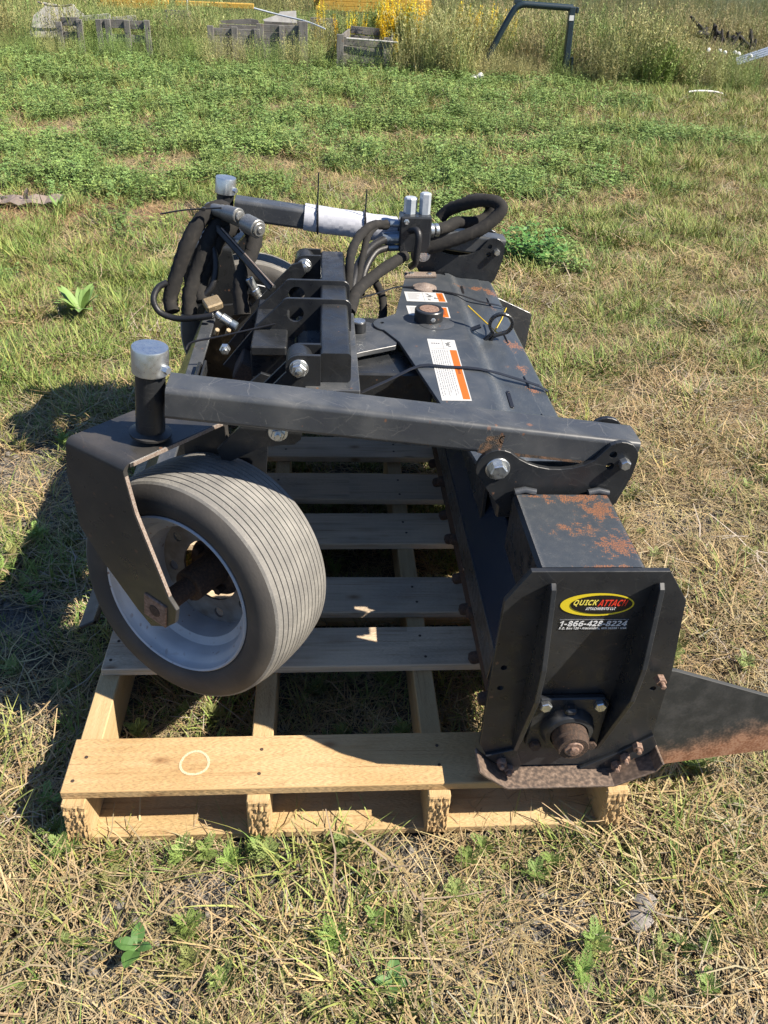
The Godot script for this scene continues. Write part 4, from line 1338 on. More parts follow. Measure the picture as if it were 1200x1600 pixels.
# printed decal: white label, orange bar, lines of print
func decal(c: Array, w: int, h: int, tall: bool, label: String) -> void:
	var im := Image.create(w, h, false, Image.FORMAT_RGB8)
	im.fill(lin(0.52, 0.52, 0.50))
	var org := lin(0.56, 0.125, 0.012)
	var ink := lin(0.12, 0.12, 0.13)
	rng.seed = w * 7 + h
	if tall:
		im.fill_rect(Rect2i(int(w * 0.72), int(h * 0.19), int(w * 0.25), int(h * 0.79)), org)
		for k in 8:
			var x := int(w * (0.07 + 0.077 * k))
			var y := int(h * 0.2)
			while y < h * (0.94 - 0.05 * (k % 3)):
				var l := rng.randi_range(4, 16)
				im.fill_rect(Rect2i(x, y, 4, mini(l, h - y - 8)), ink.lerp(lin(0.52, 0.52, 0.5), 0.15))
				y += l + 4
		im.fill_rect(Rect2i(int(w * 0.05), int(h * 0.17), int(w * 0.66), 2), ink)
		im.fill_rect(Rect2i(int(w * 0.52), 4, 2, int(h * 0.165)), ink)
		for k in 5:
			im.fill_rect(Rect2i(int(w * 0.66) + rng.randi_range(-10, 12), int(h * 0.05) + k * 8, rng.randi_range(10, 26), 6), lin(0.04, 0.04, 0.04))
		for k in 4:
			im.fill_rect(Rect2i(int(w * 0.12) + k * 12, int(h * 0.07), 8, 10), ink)
		for k in 7:
			im.fill_rect(Rect2i(int(w * 0.80), int(h * 0.47) + k * 9, 14, 5), lin(0.06, 0.03, 0.02))
	else:
		im.fill_rect(Rect2i(int(w * 0.8), int(h * 0.05), int(w * 0.17), int(h * 0.9)), org)
		for k in 6:
			im.fill_rect(Rect2i(int(w * 0.845), int(h * 0.2) + k * 12, 16, 7), lin(0.2, 0.05, 0.02))
		for k in 7:
			im.fill_rect(Rect2i(int(w * 0.07), int(h * 0.14) + k * 13, rng.randi_range(50, 80), 4), ink.lerp(lin(0.52, 0.52, 0.5), 0.15))
		im.fill_rect(Rect2i(int(w * 0.45), 6, 2, h - 12), ink)
		for k in 9:
			im.fill_rect(Rect2i(int(w * 0.5) + rng.randi_range(0, 50), int(h * 0.15) + k * 10, rng.randi_range(8, 28), 8), lin(0.05, 0.05, 0.05))
	var m := StandardMaterial3D.new()
	m.albedo_texture = ImageTexture.create_from_image(im)
	m.roughness = 0.45
	var s := st()
	quad_uv(s, c[0], c[1], c[2], c[3], Vector3.UP)
	part("warning_decal", s, m, rake, Transform3D(), label)

func hose(pts: Array, r: float, mat: String, called := "hydraulic_hose", rough := 0.0) -> void:
	var s := st()
	tube(s, spline(pts, 14 if rough > 0.0 else 6), r, 20 if rough > 0.0 else 12, rough * 0.62)
	part(called, s, M[mat], rake)

func hydraulics() -> void:
	var front := Vector3(0, 0, 1)
	# left bundle: sleeves hanging from the two couplers
	hose([V(-0.25, 0.745, 2.22), V(-0.28, 0.752, 2.20), V(-0.318, 0.724, 2.17), V(-0.352, 0.669, 2.14), V(-0.382, 0.60, 2.12), V(-0.402, 0.54, 2.10), V(-0.395, 0.512, 2.08)], 0.020, "sleeve", "hose_sleeve", 0.3)
	hose([V(-0.245, 0.722, 2.2), V(-0.276, 0.712, 2.18), V(-0.304, 0.665, 2.15), V(-0.330, 0.606, 2.13), V(-0.349, 0.553, 2.10), V(-0.352, 0.505, 2.08)], 0.021, "sleeve", "hose_sleeve", 0.35)
	hose([V(-0.23, 0.71, 2.2), V(-0.262, 0.69, 2.18), V(-0.295, 0.64, 2.16), V(-0.325, 0.578, 2.13), V(-0.318, 0.535, 2.10)], 0.021, "sleeve", "hose_sleeve", 0.4)
	hose([V(-0.322, 0.54, 2.10), V(-0.29, 0.575, 2.11), V(-0.279, 0.62, 2.13), V(-0.285, 0.66, 2.15), V(-0.30, 0.675, 2.16)], 0.009, "rubber")
	hose([V(-0.404, 0.585, 2.1), V(-0.428, 0.574, 2.09), V(-0.440, 0.548, 2.07), V(-0.425, 0.518, 2.06), V(-0.382, 0.506, 2.05), V(-0.330, 0.516, 2.03), V(-0.280, 0.528, 2.02)], 0.0085, "rubber")
	hose([V(-0.200, 0.725, 2.2), V(-0.178, 0.69, 2.17), V(-0.186, 0.655, 2.14), V(-0.203, 0.62, 2.11), V(-0.213, 0.58, 2.08), V(-0.208, 0.52, 2.05)], 0.021, "sleeve", "hose_sleeve", 0.4)
	var s := st()
	cyl(s, V(-0.297, 0.750, 2.21), V(-0.24, 0.756, 2.145), 0.016, 0.002, 20)
	cyl(s, V(-0.245, 0.7555, 2.15), V(-0.208, 0.759, 2.11), 0.0195, 0.002, 24)
	cyl(s, V(-0.208, 0.759, 2.11), V(-0.204, 0.7594, 2.105), 0.013, 0.002, 20)
	part("hydraulic_coupler", s, M["coupler"], rake)
	s = st()
	cyl(s, V(-0.262, 0.748, 2.19), V(-0.19, 0.742, 2.11), 0.0185, 0.002, 20)
	cyl(s, V(-0.192, 0.742, 2.112), V(-0.158, 0.738, 2.072), 0.0235, 0.002, 24)
	cyl(s, V(-0.158, 0.738, 2.072), V(-0.154, 0.7375, 2.067), 0.018, 0.002, 20)
	cyl(s, V(-0.158, 0.738, 2.072), V(-0.151, 0.737, 2.064), 0.009, 0.002, 20)
	part("hydraulic_coupler", s, M["coupler"], rake)
	s = st()                                         # bar that holds the hoses up
	strap(s, [V(-0.272, 0.712, 2.17), V(-0.126, 0.606, 2.02)], front, 0.02, 0.018)
	part("hose_holder", s, M["black"], rake)
	s = st()
	strap(s, [V(-0.26, 0.715, 2.155), V(-0.122, 0.616, 2.01)], front, 0.003, 0.004)
	part("holder_edge", s, M["edge"], rake)
	s = st()
	tube(s, spline([V(-0.255, 0.770, 2.14), V(-0.299, 0.764, 2.15), V(-0.357, 0.758, 2.15), V(-0.414, 0.747, 2.15)], 5), 0.0022, 6)
	box(s, at(-0.302, 0.764, 2.146), Vector3(0.010, 0.009, 0.009), 0.001)
	part("cable_tie", s, M["tie"], rake)
	s = st()
	cyl(s, V(-0.275, 0.527, 2.04), V(-0.262, 0.518, 2.035), 0.009, 0.001, 14)
	cyl(s, V(-0.262, 0.519, 2.035), V(-0.238, 0.504, 2.03), 0.013, 0.002, 6)
	part("hose_fitting", s, M["zinc"], rake)
	s = st()
	cyl(s, V(-0.238, 0.504, 2.03), V(-0.222, 0.496, 2.025), 0.012, 0.002, 6)
	part("hose_fitting", s, M["steel_blue"], rake)
	s = st()
	cyl(s, V(-0.190, 0.61, 2.08), V(-0.160, 0.548, 2.08), 0.011, 0.002, 14)
	cyl(s, V(-0.176, 0.58, 2.078), V(-0.170, 0.568, 2.078), 0.014, 0.002, 6)
	part("hose_fitting", s, M["zinc"], rake)
	s = st()
	box(s, Transform3D(Basis.from_euler(Vector3(0.3, 0.5, 0.2)), V(-0.285, 0.545, 2.06)), Vector3(0.045, 0.022, 0.04), 0.004)
	part("rail_block", s, M["brass"], rake)
	for k in 6:
		s = st()
		var q: Vector3 = V(-0.265 + 0.03 * k, 0.515 - 0.004 * k + 0.01 * (k % 2), 1.93 - 0.015 * k)
		cyl(s, q, q + Vector3(0.006, 0.016, 0.01), 0.0065, 0.001, 6)
		part("hose_fitting", s, M["brass"], rake)
	s = st()
	tube(s, spline([V(-0.31, 0.555, 1.74), V(-0.296, 0.569, 1.75), V(-0.229, 0.585, 1.75), V(-0.148, 0.606, 1.75), V(-0.104, 0.618, 1.75)], 5), 0.0026, 6)
	part("cable_tie", s, M["tie"], rake)
	# manifold block above the hood
	s = st()
	box(s, at(0.262, 0.686, 2.275), Vector3(0.088, 0.098, 0.06), 0.004)
	part("manifold_block", s, M["black"], rake)
	s = st()
	lathe(s, [Vector2(0, 0), Vector2(0.0185, 0), Vector2(0.0185, 0.042), Vector2(0.016, 0.045), Vector2(0, 0.045)], look(V(0.248, 0.732, 2.29), Vector3.UP), 8, true)
	part("relief_valve", s, M["galv"], rake)
	s = st()
	lathe(s, [Vector2(0, 0), Vector2(0.016, 0), Vector2(0.016, 0.056), Vector2(0.013, 0.059), Vector2(0, 0.059)], look(V(0.288, 0.732, 2.285), Vector3.UP), 6, true)
	part("relief_valve", s, M["galv"], rake)
	bolt(rake, V(0.235, 0.722, 2.244), front, 0.008, 0.004, 0.0, 0.0, M["zinc"], "hex_bolt")
	s = st()                                         # fittings to the left and right
	cyl(s, V(0.222, 0.672, 2.27), V(0.172, 0.668, 2.27), 0.017, 0.002, 18)
	cyl(s, V(0.206, 0.671, 2.27), V(0.192, 0.6695, 2.27), 0.0185, 0.002, 6)
	part("hose_fitting", s, M["steel_blue"], rake)
	s = st()
	cyl(s, V(0.222, 0.645, 2.265), V(0.182, 0.643, 2.265), 0.0095, 0.002, 14)
	cyl(s, V(0.222, 0.708, 2.27), V(0.190, 0.708, 2.27), 0.009, 0.002, 14)
	part("hose_fitting", s, M["steel_blue"], rake)
	s = st()
	cyl(s, V(0.305, 0.69, 2.285), V(0.318, 0.69, 2.287), 0.02, 0.002, 6)
	cyl(s, V(0.320, 0.69, 2.287), V(0.332, 0.691, 2.29), 0.018, 0.002, 18)
	part("hose_fitting", s, M["zinc"], rake)
	s = st()                                         # curved pipe over the face of the block
	tube(s, spline([V(0.247, 0.700, 2.24), V(0.262, 0.706, 2.222), V(0.268, 0.69, 2.21), V(0.266, 0.65, 2.21), V(0.264, 0.62, 2.215), V(0.255, 0.60, 2.24)], 6), 0.0095, 12)
	part("hydraulic_pipe", s, M["rubber"], rake)
	hose([V(0.30, 0.645, 2.262), V(0.342, 0.66, 2.26), V(0.396, 0.680, 2.262), V(0.448, 0.702, 2.268), V(0.488, 0.73, 2.28), V(0.506, 0.755, 2.292), V(0.486, 0.768, 2.31), V(0.446, 0.764, 2.33), V(0.405, 0.747, 2.35), V(0.368, 0.725, 2.37), V(0.345, 0.70, 2.37)], 0.0175, "sleeve", "hose_sleeve", 0.22)
	hose([V(0.33, 0.691, 2.29), V(0.36, 0.695, 2.31), V(0.392, 0.702, 2.33), V(0.440, 0.70, 2.345), V(0.48, 0.712, 2.36), V(0.49, 0.74, 2.37), V(0.46, 0.757, 2.375), V(0.42, 0.75, 2.375)], 0.017, "sleeve", "hose_sleeve", 0.22)
	hose([V(0.182, 0.704, 2.27), V(0.145, 0.718, 2.22), V(0.112, 0.712, 2.17), V(0.086, 0.692, 2.11), V(0.075, 0.66, 2.06), V(0.07, 0.60, 2.03)], 0.012, "sleeve", "hose_sleeve", 0.3)
	hose([V(0.182, 0.713, 2.262), V(0.15, 0.712, 2.225), V(0.125, 0.695, 2.18), V(0.112, 0.658, 2.14), V(0.100, 0.62, 2.09), V(0.085, 0.59, 2.05)], 0.009, "sleeve", "hose_sleeve", 0.3)
	hose([V(0.185, 0.668, 2.27), V(0.14, 0.662, 2.21), V(0.104, 0.640, 2.14), V(0.086, 0.611, 2.07), V(0.079, 0.56, 2.0)], 0.011, "rubber")
	hose([V(0.185, 0.644, 2.262), V(0.15, 0.638, 2.23), V(0.12, 0.60, 2.18), V(0.11, 0.56, 2.12)], 0.010, "rubber")
	hose([V(0.238, 0.628, 2.25), V(0.185, 0.620, 2.18), V(0.128, 0.605, 2.10), V(0.091, 0.596, 2.02), V(0.073, 0.575, 1.94)], 0.0155, "sleeve", "hose_sleeve", 0.25)
	hose([V(0.147, 0.575, 2.2), V(0.167, 0.547, 2.17), V(0.173, 0.523, 2.13), V(0.170, 0.500, 2.10), V(0.16, 0.49, 2.05)], 0.011, "sleeve", "hose_sleeve", 0.4)
	# plastic straps over the hood
	s = st()
	strap(s, spline([V(0.055, 0.528, 1.555), V(0.147, 0.552, 1.60), V(0.222, 0.5735, 1.635), V(0.281, 0.5735, 1.632), V(0.353, 0.5732, 1.625), V(0.428, 0.565, 1.60), V(0.502, 0.5505, 1.565), V(0.507, 0.50, 1.56)], 3), Vector3(0, 0, 1), 0.0115, 0.0014)
	part("plastic_strap", s, M["tie"], rake)
	s = st()
	strap(s, spline([V(0.062, 0.55, 2.08), V(0.154, 0.563, 2.12), V(0.224, 0.5735, 2.15), V(0.311, 0.5735, 2.125), V(0.372, 0.573, 2.10), V(0.43, 0.562, 2.08), V(0.502, 0.5505, 2.06), V(0.507, 0.50, 2.05)], 3), Vector3(0, 0, 1), 0.009, 0.0014)
	part("plastic_strap", s, M["tie"], rake)
	s = st()
	strap(s, [V(0.367, 0.615, 1.90), V(0.402, 0.592, 1.87), V(0.436, 0.570, 1.84)], Vector3(0, 0.3, 1), 0.0105, 0.0026)
	strap(s, [V(0.430, 0.575, 1.845), V(0.450, 0.590, 1.88), V(0.466, 0.605, 1.915)], Vector3(0, 0.3, 1), 0.0085, 0.0022)
	strap(s, [V(0.430, 0.572, 1.845), V(0.412, 0.557, 1.84), V(0.40, 0.552, 1.835)], Vector3(0, 0.3, 1), 0.006, 0.002)
	part("cable_tie", s, M["yellow_tie"], rake, Transform3D(), "yellow cable tie through the lifting ring")

# ---------------------------------------------------------------- things in the distance
func board(o: Node3D, a: Vector3, b: Vector3, h: float, th: float, mat: String, called := "plank") -> void:
	var s := st()
	var d := b - a
	var x := d.normalized()
	var z := x.cross(Vector3.UP).normalized()
	box(s, Transform3D(Basis(x, z.cross(x), z), (a + b) / 2.0), Vector3(d.length(), h, th), 0.003, Vector2(a.x, a.y))
	part(called, s, M[mat], o)

func upright(o: Node3D, p: Vector3, h: float, w: float, mat: String, called := "post", lean := 0.0) -> void:
	var s := st()
	box(s, Transform3D(Basis(Vector3(0, 0, 1), lean), p + Vector3(0, h / 2.0, 0)), Vector3(w, h, w * 0.6), 0.003, Vector2(p.x, 0.2))
	part(called, s, M[mat], o)

func build_far_things() -> void:
	var front := Vector3(0, 0, 1)
	# paper manual round the far arm
	var man := thing("paper_manual", "white printed paper rolled round the far caster arm and tied on", "paper", V(0.08, 0.66, 2.33))
	var a0 := V(-0.048, 0.7025, 2.334)
	var a1 := V(0.215, 0.6735, 2.333)
	var ax := (a1 - a0).normalized()
	var yv := front.cross(ax).normalized()
	var s := st()
	var pt := Transform3D(Basis(ax, yv, ax.cross(yv)), (a0 + a1) / 2.0)
	var rows := []
	for i in 25:
		var ring := []
		for k in 28:
			var an := TAU * k / 28.0
			var c := Vector2(cos(an), sin(an))
			var sq := 1.0 / maxf(absf(c.x), absf(c.y))
			var rad := lerpf(1.0, sq, 0.55)
			var wr := 1.0 + 0.04 * noise.get_noise_2d(i * 20.0 + k * 12.0, k * 30.0) + 0.015 * sin(i * 0.6 + k * 0.7)
			ring.append(pt * Vector3((i / 24.0 - 0.5) * a0.distance_to(a1), c.y * 0.0335 * rad * wr, c.x * 0.04 * rad * wr))
		rows.append(ring)
	for i in 24:
		for k in 28:
			var l := (k + 1) % 28
			var mid: Vector3 = pt.origin + ax * ax.dot(rows[i][k] - pt.origin)
			var n0: Vector3 = (rows[i][k] - mid).normalized()
			var nf: Vector3 = (rows[i + 1][k] - rows[i][k]).cross(rows[i][l] - rows[i][k]).normalized()
			if nf.dot(n0) < 0: nf = -nf
			var u0 := Vector2(i / 24.0, k / 28.0); var u1 := Vector2((i + 1) / 24.0, k / 28.0); var dv := Vector2(0, 1 / 28.0)
			var mid2: Vector3 = pt.origin + ax * ax.dot(rows[i][l] - pt.origin)
			var n1: Vector3 = ((rows[i][l] - mid2).normalized() * 2.0 + nf).normalized()
			var n2: Vector3 = (n0 * 2.0 + nf).normalized()
			tris(s, rows[i][k], rows[i + 1][k], rows[i + 1][l], n2, n2, n1, u0, u1, u1 + dv)
			tris(s, rows[i][k], rows[i + 1][l], rows[i][l], n2, n1, n1, u0, u1 + dv, u0 + dv)
	var im := Image.create(256, 256, false, Image.FORMAT_RGB8)
	im.fill(lin(0.50, 0.51, 0.56))
	rng.seed = 12
	var ink := lin(0.30, 0.31, 0.36)
	for k in 40:
		im.fill_rect(Rect2i(rng.randi_range(180, 245), 6 * k + 3, rng.randi_range(6, 40), 2), ink)
	for k in 5:
		for q in 4:
			if rng.randf() < 0.6: im.fill_rect(Rect2i(60 + q * 3, 60 + k * 5, 2, 4), ink)
			if rng.randf() < 0.5: im.fill_rect(Rect2i(130 + q * 4, 40 + k * 4, 3, 2), ink)
	for k in 40:
		var an := TAU * k / 40.0
		im.fill_rect(Rect2i(int(125 + cos(an) * 14), int(95 + sin(an) * 16), 2, 2), ink)
		im.fill_rect(Rect2i(int(80 + cos(an) * 16), int(215 + sin(an) * 18), 2, 2), ink)
	var pm := StandardMaterial3D.new()
	pm.albedo_texture = ImageTexture.create_from_image(im)
	pm.roughness = 0.7
	part("paper_wrap", s, pm, man)
	for q in [[-0.010, 0.090], [0.124, 0.065]]:
		s = st()
		var c := V(q[0], 0.7025 - (q[0] + 0.048) * 0.11, 2.334)
		var loop := []
		for k in 25:
			var an := TAU * k / 24.0
			var e := Vector2(cos(an), sin(an))
			var rad := lerpf(1.0, 1.0 / maxf(absf(e.x), absf(e.y)), 0.6)
			loop.append(c + Vector3(0, e.y * 0.0365 * rad, e.x * 0.043 * rad))
		strap(s, loop, ax, 0.006, 0.0016)
		tube(s, [c + Vector3(0, 0.037, 0.02), c + Vector3(0.003, 0.037 + q[1], 0.012)], 0.0022, 6)
		part("cable_tie", s, M["tie"], man)

	# weathered bin at the right of the junk row
	var o := thing("plank_bin", "open weathered grey plank bin with pale stick across its rim", "bin", V(0.56, 0, 12.3), "weathered bins in the tall weeds")
	for k in 4:
		board(o, V(0.24, 0.07 + 0.10 * k, 12.0), V(0.88, 0.05 + 0.10 * k, 12.0), 0.09, 0.025, "grey_wood")
		board(o, V(0.40, 0.12 + 0.105 * k, 12.9), V(0.97, 0.10 + 0.105 * k, 12.9), 0.09, 0.025, "grey_wood")
		board(o, V(0.91, 0.06 + 0.10 * k, 12.02), V(0.99, 0.10 + 0.10 * k, 12.88), 0.09, 0.025, "grey_wood")
		board(o, V(0.22, 0.06 + 0.10 * k, 12.02), V(0.38, 0.10 + 0.10 * k, 12.88), 0.09, 0.025, "grey_wood")
	for q in [[0.24, 11.975, 0.44], [0.85, 11.975, 0.43], [0.97, 12.93, 0.47]]:
		upright(o, V(q[0], 0, q[1]), q[2], 0.09, "grey_wood")
	s = st()
	tube(s, [V(0.32, 0.40, 11.95), V(0.98, 0.385, 11.93)], 0.011, 8)
	tag(part("pale_stick", s, M["pale_sheet"], self), "thin pale stick lying across the rim of the rightmost grey bin", "stick")
	# middle bins
	o = thing("plank_bin", "low grey plank bin left of the tallest bin in the weeds", "bin", V(-1.15, 0, 12.9), "weathered bins in the tall weeds")
	for k in 4:
		board(o, V(-1.47, 0.05 + 0.10 * k, 12.6), V(-0.86, 0.05 + 0.10 * k, 12.6), 0.09, 0.025, "grey_wood")
		board(o, V(-1.45, 0.05 + 0.10 * k, 13.3), V(-0.88, 0.05 + 0.10 * k, 13.3), 0.09, 0.025, "grey_wood")
	for q in [[-1.49, 0.42], [-1.17, 0.42], [-0.87, 0.41]]:
		upright(o, V(q[0], 0, 12.57), q[1], 0.08, "grey_wood")
	o = thing("plank_bin", "tall grey plank bin with broad corner board under white sheet", "bin", V(-0.53, 0, 12.9), "weathered bins in the tall weeds")
	for k in 5:
		board(o, V(-0.82, 0.05 + 0.093 * k, 12.62), V(-0.22, 0.05 + 0.093 * k, 12.62), 0.085, 0.025, "grey_wood")
		board(o, V(-0.82, 0.06 + 0.093 * k, 13.4), V(-0.24, 0.06 + 0.093 * k, 13.4), 0.085, 0.025, "grey_wood")
		board(o, V(-0.21, 0.05 + 0.093 * k, 12.66), V(-0.23, 0.06 + 0.093 * k, 13.38), 0.085, 0.025, "grey_wood")
	for q in [[-0.83, 0.47, 0.09], [-0.54, 0.46, 0.07], [-0.25, 0.52, 0.12]]:
		upright(o, V(q[0], 0, 12.585), q[1], q[2], "grey_wood")
	s = st()
	plate(s, P2([-0.83, 0.47, -0.62, 0.54, -0.58, 0.58, -0.36, 0.60, -0.35, 0.45, -0.8, 0.45]), Transform3D(Basis(Vector3.RIGHT, -0.25), V(0, 0.02, 13.1)), 0.012)
	tag(part("white_sheet", s, M["pale_sheet"], self), "torn white sheet draped on the tall grey bin", "sheet")
	s = st()
	plate(s, P2([-1.45, 0.43, -1.0, 0.475, -0.9, 0.46, -0.88, 0.40, -1.4, 0.40]), Transform3D(Basis(), V(0, 0.0, 13.35)), 0.012)
	tag(part("plank_offcut", s, M["grey_wood"], self), "slanting grey offcut standing behind the low grey bin", "plank")
	# broken fence on the left
	o = thing("plank_fence", "broken grey fence of short posts and rails in the weeds", "fence", V(-2.95, 0, 12.8))
	for q in [[-3.53, 0.36], [-3.26, 0.40], [-3.0, 0.41], [-2.88, 0.42], [-2.63, 0.42], [-2.36, 0.43]]:
		upright(o, V(q[0], 0, 12.78), q[1], 0.075, "grey_wood", "post", rng.randf_range(-0.03, 0.03))
	for k in 3:
		var xs := [[-3.5, -3.26], [-3.0, -2.63], [-2.63, -2.33]]
		board(o, V(xs[k][0], 0.36, 12.82), V(xs[k][1], 0.37, 12.82), 0.10, 0.025, "grey_wood", "rail")
		board(o, V(xs[k][0], 0.20, 12.82), V(xs[k][1], 0.2, 12.82), 0.09, 0.025, "grey_wood", "rail")
	s = st()                                         # pale slabs behind it
	var sl := P2([-4.2, 0.05, -4.1, 0.33, -3.93, 0.45, -3.96, 0.50, -3.72, 0.475, -3.53, 0.49, -3.50, 0.44, -3.40, 0.38, -3.44, 0.05])
	plate(s, sl, Transform3D(Basis(Vector3.RIGHT, -0.3), V(0, 0.03, 13.6)), 0.05, 0.006)
	tag(part("concrete_slab", s, M["pale_sheet"], self), "pale broken concrete slab leaning behind the broken fence", "slab")
	s = st()
	tube(s, spline([V(-3.97, 0.53, 13.5), V(-3.8, 0.495, 13.5), V(-3.6, 0.50, 13.5), V(-3.5, 0.52, 13.5)], 5), 0.013, 8)
	tag(part("bent_pipe", s, M["grey_wood"], self), "sagging grey pipe lying along the top of concrete slab", "pipe")
	for q in [[-3.2, 0.36, 0.42], [-2.8, 0.4, 0.33]]:
		s = st()
		box(s, Transform3D(Basis(Vector3(0, 0, 1), 0.12), V(q[0], 0.38, 13.5)), Vector3(q[2], 0.07, 0.04), 0.004)
		tag(part("white_board", s, M["pale_sheet"], self), "short white board behind the fence, %s" % ("nearer the slab" if q[0] < -3.0 else "nearer the yellow lumber"), "board", "white boards behind the fence")
	for q in [[-0.18, 0.22, "behind the tall grey bin"], [-2.4, -1.98, "between fence and low bin"]]:
		o = thing("dark_plank_wall", "dark upright planks standing %s" % q[2], "planks", V((q[0] + q[1]) / 2, 0, 14.4))
		for k in 3:
			board(o, V(q[0], 0.12 + 0.14 * k, 14.4), V(q[1], 0.12 + 0.14 * k, 14.4), 0.13, 0.03, "grey_wood")
	# yellow lumber
	var st3 := [[-4.3, -3.03, 18.6, 3, "thick yellow lumber stack behind the broken fence"], [-2.88, -1.32, 19.0, 1, "single long yellow timber behind the low grey bin"], [-0.10, 2.2, 19.5, 3, "yellow lumber stack behind the goldenrod"]]
	for q in st3:
		o = thing("lumber_stack", q[4], "lumber", V((q[0] + q[1]) / 2, 0, q[2]), "yellow lumber in the far weeds")
		for k in q[3] * 2:
			var yy: float = 0.24 + 0.085 * (k / 2)
			if q[3] == 1: yy = 0.31
			elif q[0] > -1.0: yy += 0.10
			board(o, V(q[0] + rng.randf_range(-0.08, 0.08), yy, q[2] + 0.15 * (k % 2)), V(q[1] + rng.randf_range(-0.1, 0.1), yy + 0.015, q[2] + 0.15 * (k % 2)), 0.078, 0.13, "lumber", "timber")
		for x in [q[0] + 0.3, q[1] - 0.3]:
			upright(o, V(x, 0, q[2] + 0.05), 0.2 if q[0] < -1.0 else 0.3, 0.12, "grey_wood", "bearer")
	s = st()
	tube(s, [V(-2.14, 0.0, 15.0), V(-2.10, 0.72, 15.0)], 0.013, 8)
	tag(part("thin_pole", s, M["pale_sheet"], self), "thin pale upright pole in front of the yellow timber", "pole")
	s = st()
	tube(s, spline([V(-0.93, 0.62, 13.0), V(-0.6, 0.56, 13.0), V(-0.2, 0.50, 12.9), V(0.05, 0.43, 12.8)], 5), 0.011, 8)
	tag(part("blue_pipe", s, M["galv"], self), "long pale blue pipe sloping over the tall grey bin", "pipe")
	s = st()
	box(s, Transform3D(Basis.from_euler(Vector3(0.2, 0.4, 0.3)), V(-2.62, 0.25, 15.2)), Vector3(0.16, 0.22, 0.12), 0.02)
	tag(part("clay_block", s, M["rust"], self), "small reddish block under the end of thick lumber stack", "block")
	# roll bar frame
	var fr := thing("cab_frame", "dark green tubular cab frame standing upright in tall weeds", "frame", V(2.9, 0, 12.3))
	s = st()
	tube(s, spline([V(2.12, 0.0, 12.3), V(2.27, 0.272, 12.3), V(2.40, 0.54, 12.3), V(2.50, 0.73, 12.3), V(2.56, 0.82, 12.3), V(2.64, 0.858, 12.3), V(2.72, 0.862, 12.3), V(3.0, 0.857, 12.3), V(3.32, 0.852, 12.3)], 6), 0.040, 14)
	part("frame_tube", s, M["green_steel"], fr)
	s = st()
	box(s, Transform3D(Basis(Vector3(0, 0, 1), 0.05), V(3.335, 0.43, 12.3)), Vector3(0.082, 0.88, 0.09), 0.012)
	part("frame_post", s, M["green_steel"], fr)
	s = st()
	box(s, Transform3D(Basis(Vector3(0, 0, 1), 0.05), V(3.315, 0.74, 12.252)), Vector3(0.06, 0.06, 0.004), 0.001)
	part("sticker", s, M["white"], fr)
	s = st()
	box(s, at(2.58, 0.888, 12.32), Vector3(0.10, 0.05, 0.06), 0.006)
	box(s, at(3.385, 0.83, 12.3), Vector3(0.03, 0.07, 0.09), 0.006)
	box(s, Transform3D(Basis(Vector3(0, 0, 1), 0.1), V(3.43, 0.19, 12.3)), Vector3(0.035, 0.2, 0.06), 0.006)
	part("mount_lug", s, M["green_steel"], fr)
	# charred stump and sheet metal at the right
	var cs := thing("charred_heap", "blackened heap of charred wood in weeds at far right", "charred wood", V(6.45, 0.2, 14.5))
	rng.seed = 88
	for k in 22:
		s = st()
		var c := V(6.05 + 0.042 * k + rng.randf_range(-0.05, 0.05), 0.46 - 0.006 * k + rng.randf_range(-0.12, 0.10), 14.4 + rng.randf_range(-0.15, 0.15))
		var d := Vector3(rng.randf_range(-0.9, 0.9), rng.randf_range(0.05, 0.9), rng.randf_range(-0.4, 0.4)).normalized()
		var l := rng.randf_range(0.12, 0.30)
		tube(s, spline([c - d * l * 0.6, c + Vector3(0.02, 0.02, 0), c + d * l], 4), rng.randf_range(0.035, 0.075), 8, 1.4, 0.012)
		part("charred_limb", s, M["charred"], cs)
	s = st()
	box(s, Transform3D(Basis.from_euler(Vector3(0.35, -0.2, 0.42)), V(6.32, 0.46, 12.6)), Vector3(0.85, 0.012, 0.22), 0.002)
	for k in 3:
		tube(s, [Transform3D(Basis.from_euler(Vector3(0.35, -0.2, 0.42)), V(6.32, 0.466, 12.6)) * Vector3(-0.42, 0, -0.06 + 0.06 * k), Transform3D(Basis.from_euler(Vector3(0.35, -0.2, 0.42)), V(6.32, 0.466, 12.6)) * Vector3(0.42, 0, -0.06 + 0.06 * k)], 0.012, 6)
	tag(part("sheet_metal", s, M["galv"], self), "pale bluish ribbed sheet metal tilted in weeds at the right edge", "sheet metal")
	var bits := [[5.33, 0.44], [5.58, 0.41], [5.73, 0.415], [5.79, 0.40], [5.98, 0.38], [5.50, 0.43]]
	for q in bits:
		s = st()
		lathe(s, [Vector2(0, 0), Vector2(0.028, 0.006), Vector2(0.033, 0.025), Vector2(0.018, 0.045), Vector2(0, 0.048)], Transform3D(Basis.from_euler(Vector3(q[0], q[0] * 3.0, 0.4)), V(q[0], q[1], 12.4)), 7, true, 0.5)
		tag(part("foam_scrap", s, M["white"], self), ["leftmost white foam scrap in the weeds, far from the sheet metal", "white foam scrap in the weeds midway to the sheet metal", "upper of two white foam scraps left of sheet metal", "lower of two white foam scraps left of sheet metal", "white foam scrap touching the lower end of sheet metal", "white foam scrap second from left in the weeds"][bits.find(q)], "scrap", "white foam scraps in the right weeds")
	s = st()
	tube(s, spline([V(4.68, 0.06, 11.15), V(4.8, 0.075, 11.17), V(5.0, 0.075, 11.2), V(5.13, 0.06, 11.2), V(5.22, 0.03, 11.2)], 5), 0.013, 8)
	tag(part("white_hose", s, M["white"], self), "curved piece of white hose lying on the mown grass", "hose")
	s = st()
